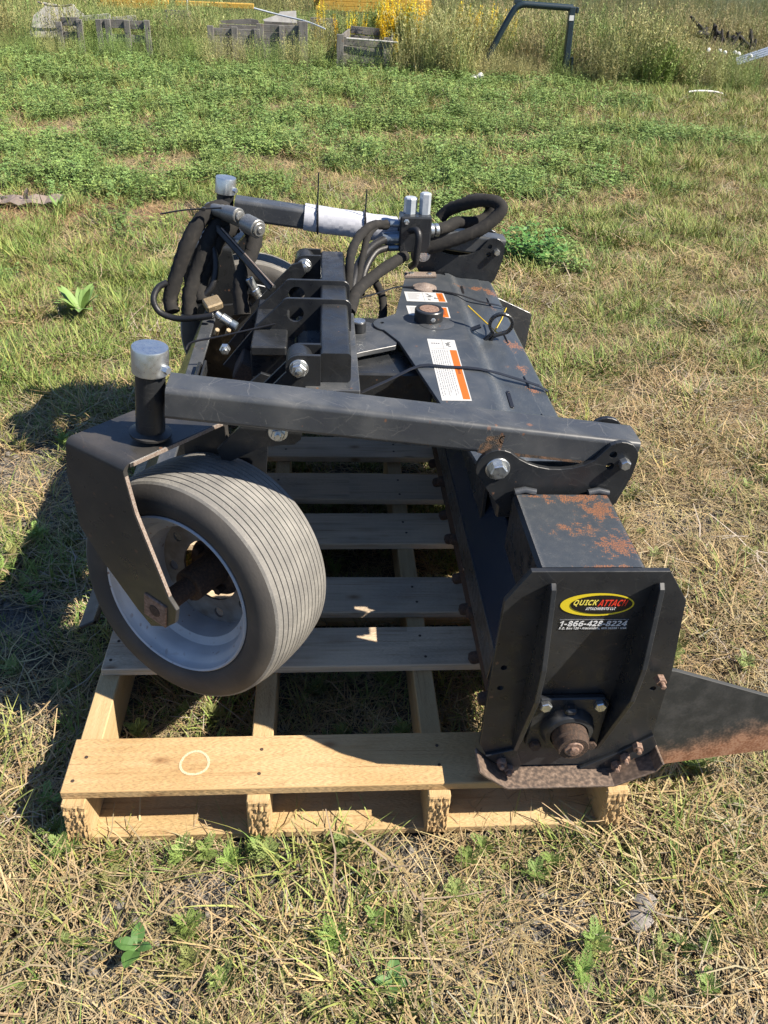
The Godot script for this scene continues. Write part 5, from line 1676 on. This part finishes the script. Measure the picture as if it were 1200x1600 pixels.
	for k in 2:
		lathe(s, [Vector2(0, 0), Vector2(0.05, 0.005), Vector2(0.055, 0.03), Vector2(0.02, 0.06), Vector2(0, 0.065)], at(1.97 + 0.09 * k, 0.03 + 0.03 * k, 11.6), 7, true, 0.6)
	tag(part("paper_scrap", s, M["white"], self), "crumpled white paper scrap at the foot of tall weeds", "paper")

# ---------------------------------------------------------------- small things in the grass
func leaf_blade(s: SurfaceTool, base: Vector3, dir: Vector3, up: Vector3, l: float, w: float, droop: float, n := 5) -> void:
	var pts := []
	var side := dir.cross(up).normalized()
	for i in n + 1:
		var t := float(i) / n
		var c := base + dir * l * t + up * (l * (0.45 * t - droop * t * t))
		var ww := w * sin(PI * clampf(t * 0.92 + 0.06, 0, 1))
		if i == n: ww = 0.0005
		pts.append([c + side * ww, c - up * w * 0.15, c - side * ww])
	for i in n:
		for k in 2:
			var a: Vector3 = pts[i][k]; var b: Vector3 = pts[i][k + 1]; var c2: Vector3 = pts[i + 1][k + 1]; var d: Vector3 = pts[i + 1][k]
			var nn := (b - a).cross(d - a)
			if nn.length() < 1e-12: nn = (c2 - a).cross(d - a)
			nn = nn.normalized()
			if nn.y < 0: nn = -nn
			quad(s, a, b, c2, d, nn)

func broad_plant(called: String, p: Vector3, label: String, n: int, l: float, w: float, lift: float, col: Color, sd: int) -> void:
	var o := thing(called, label, "plant", p)
	rng.seed = sd
	var m := StandardMaterial3D.new()
	m.albedo_color = col
	m.roughness = 0.55
	m.backlight = col * 0.6
	for k in n:
		var s := st()
		var an := TAU * k / n + rng.randf_range(-0.3, 0.3)
		var sc := rng.randf_range(0.65, 1.1)
		var tall := lift * rng.randf_range(0.5, 1.6)
		leaf_blade(s, p + Vector3(0, 0.005, 0), (Vector3(cos(an), tall, sin(an))).normalized(), Vector3.UP, l * sc, w * sc, rng.randf_range(0.3, 0.6))
		part("leaf", s, m, o)

func build_near_things() -> void:
	broad_plant("broadleaf_weed", V(-1.015, 0.0, 3.33), "light green broadleaf rosette left of the hoses in the grass", 15, 0.155, 0.021, 0.9, lin(0.17, 0.27, 0.07), 21)
	broad_plant("broadleaf_weed", V(-1.52, 0.0, 4.9), "pale green upright leafy weed beside the torn white rag", 7, 0.10, 0.014, 1.5, lin(0.16, 0.25, 0.075), 22)
	broad_plant("broadleaf_weed", V(-0.29, 0.0, 0.66), "small dark oval leaved weed in bare soil near lower left", 4, 0.045, 0.013, 0.3, lin(0.07, 0.15, 0.035), 23)
	broad_plant("broadleaf_weed", V(0.115, 0.0, 0.59), "small rounded leaf weed at the lower middle of the ground", 4, 0.04, 0.012, 0.3, lin(0.09, 0.18, 0.05), 24)
	var rag := thing("torn_rag", "torn white rag lying in reddish straw at the left edge", "rag", V(-1.7, 0, 4.98))
	var s := st()
	var pr: Array = []
	for i in 15:
		var t := i / 14.0
		var c := V(-1.95 + 0.42 * t, 0.035 + 0.02 * noise.get_noise_1d(i * 70.0), 4.95 + 0.06 * t + 0.02 * sin(t * 9.0))
		var w := 0.05 + 0.03 * noise.get_noise_1d(i * 90.0 + 300.0)
		pr.append([c + V(0, 0.0, -w), c + V(0, 0.012, 0), c + V(0, 0.02, w)])
	for i in 14:
		for k in 2:
			var n: Vector3 = (pr[i + 1][k] - pr[i][k]).cross(pr[i][k + 1] - pr[i][k]).normalized()
			if n.y < 0: n = -n
			quad(s, pr[i][k], pr[i + 1][k], pr[i + 1][k + 1], pr[i][k + 1], n)
	part("rag_strip", s, M["edge"], rag)
	s = st()
	leaf_blade(s, V(-1.73, 0.02, 4.98), Vector3(0.35, 1, 0).normalized(), Vector3(-0.2, 0.3, 1).normalized(), 0.10, 0.016, 0.4)
	part("rag_corner", s, M["edge"], rag)
	var stones := [[0.545, 0.675, 0.021, "pinkish flat stone half buried among straw at lower right"], [0.565, 0.705, 0.02, "small flat stone just behind the pinkish one"]]
	for q in stones:
		s = st()
		var r: float = q[2]
		lathe(s, [Vector2(0, -0.01), Vector2(r, 0), Vector2(r * 0.95, r * 0.22), Vector2(r * 0.6, r * 0.4), Vector2(0, r * 0.45)], Transform3D(Basis.from_euler(Vector3(0.1, q[0] * 9.0, 0.12)), V(q[0], 0.0, q[1])), 11, true, 0.7)
		tag(part("stone", s, M["stone"], self), q[3], "stone")

# ---------------------------------------------------------------- vegetation
func ribbon(s: SurfaceTool, pts: Array, w: float, side: Vector3, taper := 1.0) -> void:
	var n := pts.size()
	for i in n - 1:
		var w0 := w * (1.0 - taper * pow(float(i) / (n - 1), 1.6))
		var w1 := w * (1.0 - taper * pow(float(i + 1) / (n - 1), 1.6))
		var d: Vector3 = pts[i + 1] - pts[i]
		var nn := d.cross(side).normalized()
		if nn.y < 0: nn = -nn
		tri(s, pts[i] - side * w0, pts[i] + side * w0, pts[i + 1] + side * w1, nn)
		if w1 > 0.0001: tri(s, pts[i] - side * w0, pts[i + 1] + side * w1, pts[i + 1] - side * w1, nn)

func tuft(n: int, rad: float, l0: float, l1: float, w: float, lean0: float, lean1: float, droop: float, sd: int) -> ArrayMesh:
	var s := st()
	var r := RandomNumberGenerator.new()
	r.seed = sd
	for k in n:
		var an := r.randf() * TAU
		var b := Vector3(cos(an), 0, sin(an)) * rad * sqrt(r.randf())
		var az := an + r.randf_range(-1.2, 1.2)
		var h := Vector3(cos(az), 0, sin(az))
		var le := r.randf_range(lean0, lean1)
		var l := r.randf_range(l0, l1)
		var side := h.cross(Vector3.UP).normalized().rotated(h, r.randf_range(-0.5, 0.5))
		var pts := []
		for i in 4:
			var t := i / 3.0
			pts.append(b + (h * sin(le) + Vector3.UP * cos(le)) * l * t + h * l * droop * t * t * 0.6 - Vector3.UP * l * droop * t * t * 0.5)
		ribbon(s, pts, w * r.randf_range(0.6, 1.2), side)
	return s.commit()

func straw(n: int, sd: int) -> ArrayMesh:
	var s := st()
	var r := RandomNumberGenerator.new()
	r.seed = sd
	for k in n:
		var az := r.randf() * TAU
		var h := Vector3(cos(az), r.randf_range(-0.1, 0.3), sin(az))
		var b := Vector3(r.randf_range(-0.06, 0.06), r.randf_range(0.001, 0.02), r.randf_range(-0.06, 0.06))
		var l := r.randf_range(0.025, 0.10)
		var c := Vector3(r.randf_range(-1, 1), r.randf_range(-0.4, 0.4), r.randf_range(-1, 1)) * l * 0.12
		ribbon(s, [b, b + h * l * 0.5 + c, b + h * l], r.randf_range(0.0004, 0.0013), h.cross(Vector3.UP).normalized(), 0.5)
	return s.commit()

func diamond(s: SurfaceTool, c: Vector3, d: Vector3, side: Vector3, l: float, w: float) -> void:
	var n := d.cross(side).normalized()
	if n.y < 0: n = -n
	var a := c; var b := c + d * l * 0.55 + side * w; var e := c + d * l; var f := c + d * l * 0.55 - side * w
	tri(s, a, b, e, n)
	tri(s, a, e, f, n)

func clover_tuft(n: int, rad: float, h0: float, h1: float, leaf: float, sd: int) -> ArrayMesh:
	var s := st()
	var r := RandomNumberGenerator.new()
	r.seed = sd
	for k in n:
		var an := r.randf() * TAU
		var b := Vector3(cos(an), 0, sin(an)) * rad * sqrt(r.randf())
		var h := r.randf_range(h0, h1)
		var tip := b + Vector3(r.randf_range(-0.5, 0.5) * h, h, r.randf_range(-0.5, 0.5) * h)
		ribbon(s, [b, (b + tip) / 2.0 + Vector3(0, h * 0.08, 0), tip], 0.0009, Vector3(1, 0, 0), 0.4)
		for lv in 3:
			var base := b.lerp(tip, 1.0 - lv * 0.25)
			var a0 := r.randf() * TAU
			var up := Vector3(r.randf_range(-0.5, 0.5), 1, r.randf_range(-0.5, 0.5)).normalized()
			for q in 3:
				var a := a0 + TAU * q / 3.0
				var d := Vector3(cos(a), r.randf_range(-0.15, 0.6), sin(a)).normalized()
				diamond(s, base, d, d.cross(up).normalized(), leaf * r.randf_range(0.7, 1.25), leaf * 0.33)
	return s.commit()

func feather_sprig(n: int, l: float, sd: int) -> ArrayMesh:
	# sprig of finely cut leaves
	var s := st()
	var r := RandomNumberGenerator.new()
	r.seed = sd
	for k in n:
		var az := TAU * k / n + r.randf_range(-0.4, 0.4)
		var el := r.randf_range(0.25, 1.1)
		var d := Vector3(cos(az) * cos(el), sin(el), sin(az) * cos(el))
		var ll := l * r.randf_range(0.6, 1.15)
		var side := d.cross(Vector3.UP).normalized()
		var b := Vector3(0, 0.012 * (k % 4), 0)
		ribbon(s, [b, b + d * ll * 0.5 + Vector3(0, ll * 0.05, 0), b + d * ll], 0.0012, side, 0.7)
		for j in range(1, 8):
			var t := j / 8.0
			var c := b + d * ll * t + Vector3(0, ll * 0.09 * sin(t * PI), 0)
			var pl := ll * 0.34 * sin(PI * (0.25 + 0.7 * t))
			for g in [-1, 1]:
				var pd: Vector3 = (side * g + d * 0.8 + Vector3(0, r.randf_range(-0.2, 0.3), 0)).normalized()
				diamond(s, c, pd, d.cross(pd).cross(pd).normalized(), pl, pl * 0.12)
				diamond(s, c + pd * pl * 0.4, (pd + d * 0.9).normalized(), side, pl * 0.5, pl * 0.12)
	return s.commit()

func tall_weed(n: int, h0: float, h1: float, leafy: float, sd: int) -> ArrayMesh:
	var s := st()
	var r := RandomNumberGenerator.new()
	r.seed = sd
	for k in n:
		var an := r.randf() * TAU
		var b := Vector3(cos(an), 0, sin(an)) * 0.16 * sqrt(r.randf())
		var h := r.randf_range(h0, h1)
		var lean := Vector3(r.randf_range(-0.35, 0.35), 1, r.randf_range(-0.35, 0.35)) * h
		var bend := Vector3(r.randf_range(-0.1, 0.1), 0, r.randf_range(-0.1, 0.1))
		var pts := [b, b + lean * 0.35, b + lean * 0.7 + bend * 0.5, b + lean + bend * 1.3]
		ribbon(s, pts, 0.0028, Vector3(cos(an * 3.0), 0, sin(an * 3.0)), 0.6)
		var m := int(9 * leafy)
		for q in m:
			var t := r.randf_range(0.1, 0.9)
			var c := b + lean * t + bend * t * t
			var a := r.randf() * TAU
			var d := Vector3(cos(a), r.randf_range(-0.3, 1.1), sin(a)).normalized()
			diamond(s, c, d, d.cross(Vector3(0.1, 1, 0.2)).normalized(), r.randf_range(0.04, 0.10), r.randf_range(0.004, 0.011))
		for q in 7:
			var t := r.randf_range(0.78, 1.0)
			var c := b + lean * t + bend * t * t
			var a := r.randf() * TAU
			var d := Vector3(cos(a) * 0.6, 1, sin(a) * 0.6).normalized()
			diamond(s, c, d, d.cross(Vector3(1, 0, 0.3)).normalized(), r.randf_range(0.015, 0.035), 0.0055)
	return s.commit()

var lists := {}
func put(kind: String, p: Vector3, sc: float, col: Color, tilt := 0.15) -> void:
	if not lists.has(kind): lists[kind] = [[], []]
	var b := Basis.from_euler(Vector3(rng.randf_range(-tilt, tilt), rng.randf() * TAU, rng.randf_range(-tilt, tilt))).scaled(Vector3.ONE * sc)
	lists[kind][0].append(Transform3D(b, p))
	lists[kind][1].append(col)

func flush(kind: String, mesh: Mesh, mat: Material, called: String, label: String, category: String) -> void:
	if not lists.has(kind): return
	var mm := MultiMesh.new()
	mm.transform_format = MultiMesh.TRANSFORM_3D
	mm.use_colors = true
	mm.mesh = mesh
	var n: int = lists[kind][0].size()
	mm.instance_count = n
	for i in n:
		mm.set_instance_transform(i, lists[kind][0][i])
		mm.set_instance_color(i, lists[kind][1][i])
	var o := MultiMeshInstance3D.new()
	o.multimesh = mm
	o.material_override = mat
	o.name = numbered(called)
	add_child(o)
	tag(o, label, category, "", "stuff")
	print(kind, " ", n)

func jit(c: Color, v: float, h := 0.1) -> Color:
	var k := rng.randf_range(1.0 - v, 1.0 + v)
	return Color(c.r * k * rng.randf_range(1 - h, 1 + h), c.g * k, c.b * k * rng.randf_range(1 - h, 1 + h))

func on_pallet(x: float, z: float) -> bool:
	# boards and stringers: grass only grows up between them
	if x < -0.45 or x > 0.585 or z < 0.848 or z > 2.11: return false
	if z < 0.99 or (z > 1.41 and z < 1.54) or z > 1.96: return true
	for q in [-0.42, -0.107, 0.214, 0.552]:
		if absf(x - q) < 0.027: return true
	return false

const C_TAN := Color(0.34, 0.255, 0.125)
const C_STRAW := Color(0.385, 0.295, 0.16)
const C_YG := Color(0.275, 0.29, 0.085)
const C_GREEN := Color(0.13, 0.225, 0.05)
const C_CLOVER := Color(0.15, 0.24, 0.07)

func build_plants() -> void:
	rng.seed = 1234
	# scatter by rings of depth: [z0, z1, tufts per square metre, size]
	for band in [[0.36, 1.2, 2100.0, 1.0], [1.2, 2.4, 1900.0, 1.05], [2.4, 4.0, 1400.0, 1.2], [4.0, 6.5, 900.0, 1.4], [6.5, 9.0, 560.0, 1.7], [9.0, 12.0, 400.0, 2.0]]:
		var z0: float = band[0]
		var z1: float = band[1]
		var xl := -0.42 - 0.40 * z1
		var xr := 0.5 + 0.60 * z1
		var n := int((xr - xl) * (z1 - z0) * band[2])
		for i in n:
			var z := rng.randf_range(z0, z1)
			var x := rng.randf_range(xl, xr)
			if x < -0.42 - 0.40 * z or x > 0.5 + 0.60 * z: continue
			if on_pallet(x, z): continue
			var under := x > -0.45 and x < 0.585 and z > 0.848 and z < 2.11
			var p := V(x, field(x, z), z)
			var b := bareness(x, z)
			var cl := clover(x, z)
			var sc: float = band[3]
			var u := rng.randf()
			var green := clampf(0.5 + noise.get_noise_2d(x * 45.0 + 9.0, z * 45.0) * 1.1 + noise.get_noise_2d(x * 160.0, z * 160.0) * 0.6, 0.0, 1.0)
			var near := 1.0 - smoothstep(1.0, 2.6, z)
			if u < b * 0.93:
				if rng.randf() < (0.35 if z > 2.4 else 0.10): put("straw" + str(i % 2), p, sc * rng.randf_range(0.6, 1.0), jit(C_STRAW.lerp(Color(0.36, 0.21, 0.11), 0.75 * exp(-pow((x + 1.45) / 0.9, 2.0) - pow((z - 4.92) / 0.35, 2.0))), 0.3))
				continue
			if u < b * 0.93 + cl * 0.44:
				put("clover" + str(i % 3), p, pow(sc, 0.55) * rng.randf_range(0.55, 1.15), jit(C_CLOVER.lerp(Color(0.24, 0.29, 0.085), rng.randf() * 0.5), 0.3))
				continue
			if under: sc *= 0.8
			var v := rng.randf()
			# the ground by the pallet is dry straw; farther off the grass is yellow green
			var clump := 0.72 + 0.75 * clampf(0.5 + 1.3 * noise.get_noise_2d(x * 120.0, z * 120.0 + 500.0), 0.0, 1.0)
			sc *= clump
			green = clampf(green + 0.35 * cl + 0.25 * smoothstep(-0.2, -0.7, x) * smoothstep(2.2, 2.8, z), 0.0, 1.0)
			var dry := lerpf(0.33, 0.49, near) - 0.45 * (green - 0.5) + 0.22 * smoothstep(0.4, 0.9, x) * (1.0 - smoothstep(2.8, 4.4, z)) + 0.10 * smoothstep(0.15, 0.4, x / z) * smoothstep(7.0, 3.0, z)
			if v < dry:
				if rng.randf() < 0.5:
					put("straw" + str(i % 2), p, sc * rng.randf_range(0.7, 1.2), jit(C_STRAW.lerp([C_TAN, Color(0.20, 0.145, 0.085), Color(0.33, 0.29, 0.22)][rng.randi() % 3], rng.randf()), 0.35))
				else:
					put("dry" + str(i % 2), p, sc * rng.randf_range(0.55, 1.1), jit(C_TAN.lerp(C_STRAW, rng.randf()), 0.3), 0.3)
			elif v < dry + (1.0 - dry) * (0.6 if near < 0.5 else 0.45):
				put("grass" + str(i % 3), p, sc * rng.randf_range(0.55, 1.1), jit(C_YG.lerp(C_GREEN, green * rng.randf()), 0.3))
			elif near < 0.5 or rng.randf() < 0.3:
				put("grass" + str(i % 3), p, sc * rng.randf_range(0.5, 1.0), jit(C_GREEN.lerp(C_YG, rng.randf() * 0.7), 0.3))
	# green sprigs near the pallet, as placed clusters
	for i in 430:
		var z := rng.randf_range(0.45, 2.2)
		var x := rng.randf_range(-0.42 - 0.40 * z, 0.5 + 0.6 * z)
		if on_pallet(x, z) or bareness(x, z) > 0.6: continue
		put("sprig" + str(i % 3), V(x, field(x, z), z), 0.28 + 0.65 * pow(rng.randf(), 1.6), jit(Color(0.16, 0.225, 0.06).lerp(Color(0.22, 0.23, 0.08), rng.randf()), 0.35), 0.4)
	for q in [[-0.45, 0.83, 1.2], [-0.47, 0.87, 1.1], [-0.5, 0.93, 1.0], [-0.24, 0.82, 1.0], [-0.2, 0.83, 0.9], [-0.16, 0.81, 0.8], [-0.11, 0.84, 0.8], [0.05, 0.83, 0.7], [0.09, 0.77, 0.8], [0.27, 0.8, 0.9], [0.3, 0.82, 0.8], [0.38, 0.76, 0.9], [0.42, 0.79, 0.8], [0.66, 0.79, 0.8], [-0.22, 0.69, 1.0], [0.03, 0.66, 1.1], [0.09, 0.68, 0.9], [0.45, 0.64, 1.1], [0.42, 0.6, 1.0], [0.6, 0.63, 0.8], [0.62, 0.56, 0.9], [-0.2, 1.05, 1.1], [-0.17, 1.03, 0.9], [-0.12, 1.08, 0.8], [-0.8, 1.6, 1.2], [-0.75, 1.75, 1.2], [-0.7, 1.5, 1.0], [-0.82, 2.25, 1.3], [0.75, 0.98, 0.9]]:
		put("sprig" + str(int(q[0] * 50.0 + 100.0) % 3), V(q[0], field(q[0], q[1]), q[1]), q[2] * 0.85, jit(Color(0.165, 0.245, 0.06), 0.3))
	# long stray blades near the front of the pallet
	for i in 420:
		var z := rng.randf_range(0.42, 0.95)
		var x := rng.randf_range(-0.42 - 0.40 * z, 0.5 + 0.6 * z)
		if on_pallet(x, z) or (i % 3 and bareness(x, z) > 0.5): continue
		put("long" + str(i % 2), V(x, field(x, z), z), rng.randf_range(0.5, 1.0), jit(C_YG if rng.randf() < 0.35 else C_STRAW, 0.3), 0.4)
	for i in 190:                                    # bunches of mown stalks
		var z := rng.randf_range(0.42, 2.4)
		var x := rng.randf_range(-0.42 - 0.40 * z, 0.5 + 0.6 * z)
		if on_pallet(x, z) or bareness(x, z) > 0.55: continue
		put("bunch" + str(i % 2), V(x, field(x, z), z), rng.randf_range(0.5, 1.0), jit(C_STRAW.lerp(Color(0.42, 0.34, 0.21), rng.randf()), 0.25), 0.3)
	for i in 2600:                                   # clods of soil
		var z := rng.randf_range(0.4, 2.6)
		var x := rng.randf_range(-0.42 - 0.40 * z, 0.5 + 0.6 * z)
		if on_pallet(x, z) or bareness(x, z) < 0.25: continue
		put("clod", V(x, field(x, z), z), rng.randf_range(0.2, 1.1), Color(1, 1, 1), 3.0)
	# tall weeds behind the mown field
	for band in [[11.55, 13.2, 95.0], [13.2, 16.0, 60.0], [16.0, 24.0, 16.0], [24.0, 40.0, 4.0]]:
		var z0: float = band[0]
		var z1: float = band[1]
		var xl := -0.6 - 0.42 * z1
		var xr := 1.0 + 0.62 * z1
		var n := int((xr - xl) * (z1 - z0) * band[2])
		for i in n:
			var z := rng.randf_range(z0, z1)
			var x := rng.randf_range(xl, xr)
			if z < 11.75 + 0.25 * noise.get_noise_2d(x * 40.0, 3.0): continue
			var keep := true
			for q in [[-1.5, -0.2, 12.55, 13.45], [0.2, 1.0, 11.95, 12.95], [-3.6, -2.3, 12.7, 12.9], [-4.2, -3.4, 13.4, 13.7]]:
				if x > q[0] - 0.05 and x < q[1] + 0.05 and z > q[2] and z < q[3]: keep = false
			if not keep: continue
			var hh := 0.62 + 0.25 * noise.get_noise_2d(x * 25.0, z * 25.0)
			if z > 16.0: hh *= 0.75
			# lower in front of the bins so that they show above the weeds
			if x < 1.1 and z < 12.9: hh *= (0.52 if x > -2.2 else 0.40)
			if x < 2.5 and z > 13.2 and z < 19.5: hh *= 0.66
			if x > 5.0 and z < 14.6: hh *= 0.62
			if x > 2.0 and x < 3.6 and z < 12.4: hh *= 0.5
			var k := 0.6 * noise.get_noise_2d(x * 18.0 + 50.0, z * 18.0) + 0.8 * noise.get_noise_2d(x * 70.0 + 50.0, z * 30.0)
			var c := Color(0.36, 0.34, 0.15).lerp(Color(0.20, 0.28, 0.08), clampf(0.5 - k * 2.2 + (0.25 if x < 1.5 else -0.25), 0, 1))
			if x > 2.6 and z > 12.4: c = c.lerp(Color(0.36, 0.28, 0.16), clampf(0.4 + k * 1.5, 0, 0.85))
			if z > 20.0: c = Color(0.13, 0.17, 0.045).lerp(Color(0.26, 0.21, 0.1), clampf(0.5 + k, 0, 1))
			put(("weed" if rng.randf() < 0.6 else "leafy") + str(i % 2), V(x, field(x, z), z), hh * rng.randf_range(0.65, 1.35), jit(c, 0.35), 0.16)
	for i in 260:                                    # goldenrod flowers
		var q: Array = [[1.03, 13.0, 0.16, 0.85], [1.35, 12.7, 0.3, 0.55], [1.6, 12.9, 0.25, 0.5], [1.0, 13.4, 0.5, 0.7], [2.1, 13.5, 0.3, 0.75]][i % 5]
		put("gold", V(q[0] + rng.randfn(0, q[2] * 1.0), 0.0, q[1] + rng.randfn(0, 0.3)), q[3] * rng.randf_range(0.6, 1.1), jit(Color(0.75, 0.56, 0.03) if rng.randf() < 0.55 else Color(0.2, 0.26, 0.06), 0.2))
	for q in 2:
		flush("straw" + str(q), straw(30, 101 + q), M["dry"], "straw_litter", ["matted dry straw lying loose over the soil, finer pieces", "matted dry straw lying loose over the soil, coarser pieces"][q], "straw")
		flush("dry" + str(q), tuft(15, 0.022, 0.03, 0.085, 0.0016, 0.2, 1.25, 0.5, 111 + q), M["dry"], "dry_grass", ["short tan stubble of dead grass across the field", "bent tan stubble of dead grass across the field"][q], "grass")
		flush("bunch" + str(q), tuft(15, 0.012, 0.04, 0.11, 0.0019, 0.5, 1.5, 0.3, 191 + q), M["dry"], "straw_bunches", ["cut bunches of stiff straw stalks near the pallet", "splayed bunches of straw stalks near the pallet"][q], "straw")
		flush("long" + str(q), tuft(5, 0.012, 0.08, 0.16, 0.0019, 0.5, 1.4, 0.6, 141 + q), M["leaf"], "long_grass", ["long loose grass blades in front of the pallet", "long pale stalks lying in front of the pallet"][q], "grass")
		flush("weed" + str(q), tall_weed(16, 0.75, 1.1, 0.7, 171 + q), M["leaf"], "tall_weeds", ["tall thin brownish weeds in seed behind the mown field", "tall straw coloured weeds in seed behind the mown field"][q], "weeds")
		flush("leafy" + str(q), tall_weed(12, 0.5, 0.95, 2.0, 181 + q), M["leaf"], "tall_weeds", ["leafy olive green weeds mixed in the tall growth", "leafy greener weeds mixed in the tall growth"][q], "weeds")
	for q in 3:
		flush("grass" + str(q), tuft(13, 0.022, 0.03, 0.095, 0.0017, 0.05, 0.9, 0.45, 121 + q), M["leaf"], "green_grass", ["short yellow green grass, thinner blades", "short yellow green grass, upright blades", "short yellow green grass, bent blades"][q], "grass")
		flush("clover" + str(q), clover_tuft(14, 0.06, 0.02, 0.11, 0.015, 131 + q), M["leaf"], "clover", ["low bright green clover patches across the field", "clover with taller stems in the green patches", "clover with spread leaves in the green patches"][q], "clover")
		flush("sprig" + str(q), feather_sprig(16, 0.042, 151 + q), M["leaf"], "feathery_weeds", ["small feathery green weeds around the pallet", "feathery green weed sprigs with rising leaves", "feathery green weed sprigs with spreading leaves"][q], "weeds")
	var cs := st()
	lathe(cs, [Vector2(0, -0.007), Vector2(0.009, -0.004), Vector2(0.011, 0.002), Vector2(0.006, 0.008), Vector2(0, 0.009)], Transform3D(), 7, true, 0.6)
	flush("clod", cs.commit(), M["clod"], "soil_clods", "small grey clods of dry soil in the bare patches", "soil")
	var gs := st()
	var gr := RandomNumberGenerator.new()
	gr.seed = 5
	for k in 7:
		var b := Vector3(gr.randf_range(-0.06, 0.06), 0, gr.randf_range(-0.06, 0.06))
		var h := gr.randf_range(0.75, 1.0)
		ribbon(gs, [b, b + Vector3(0, h * 0.5, 0.02), b + Vector3(0.03, h, 0)], 0.003, Vector3(1, 0, 0), 0.3)
		for j in 26:
			var t := gr.randf_range(0.72, 1.04)
			var a := gr.randf() * TAU
			var d := Vector3(cos(a), gr.randf_range(0.1, 0.9), sin(a)).normalized()
			diamond(gs, b + Vector3(0.03 * t, h * t, 0), d, d.cross(Vector3.UP).normalized(), gr.randf_range(0.03, 0.08) * (1.25 - t) * 2.2, 0.008)
	flush("gold", gs.commit(), M["leaf"], "goldenrod", "yellow flowering goldenrod above the weeds by the rightmost bin", "flowers")
	# single green bush at the edge of the weeds
	var bush := thing("green_bush", "round bright green bush at the foot of the tall weeds", "bush", V(4.65, 0, 12.0))
	var bm := tall_weed(46, 0.3, 0.62, 1.1, 301)
	var gm := StandardMaterial3D.new()
	gm.albedo_color = lin(0.20, 0.28, 0.065)
	gm.roughness = 0.6
	gm.backlight = Color(0.2, 0.3, 0.08)
	for k in 13:
		var q := Vector2(rng.randf_range(-0.36, 0.36), rng.randf_range(-0.25, 0.25))
		part("foliage", bm, gm, bush, Transform3D(Basis(Vector3.UP, k * 1.7).scaled(Vector3.ONE * (1.0 - absf(q.x) * 0.9)), V(4.65 + q.x, 0, 12.0 + q.y)))
	# leafy clump at the right of the hood
	var cl := thing("leafy_clump", "dense dark green leafy clump right of the far caster bracket", "plant", V(1.15, 0, 4.25))
	var cm := clover_tuft(80, 0.17, 0.04, 0.17, 0.03, 302)
	var gm2 := StandardMaterial3D.new()
	gm2.albedo_color = lin(0.075, 0.19, 0.035)
	gm2.roughness = 0.55
	gm2.backlight = Color(0.12, 0.25, 0.06)
	part("foliage", cm, gm2, cl, at(1.15, 0, 4.25))
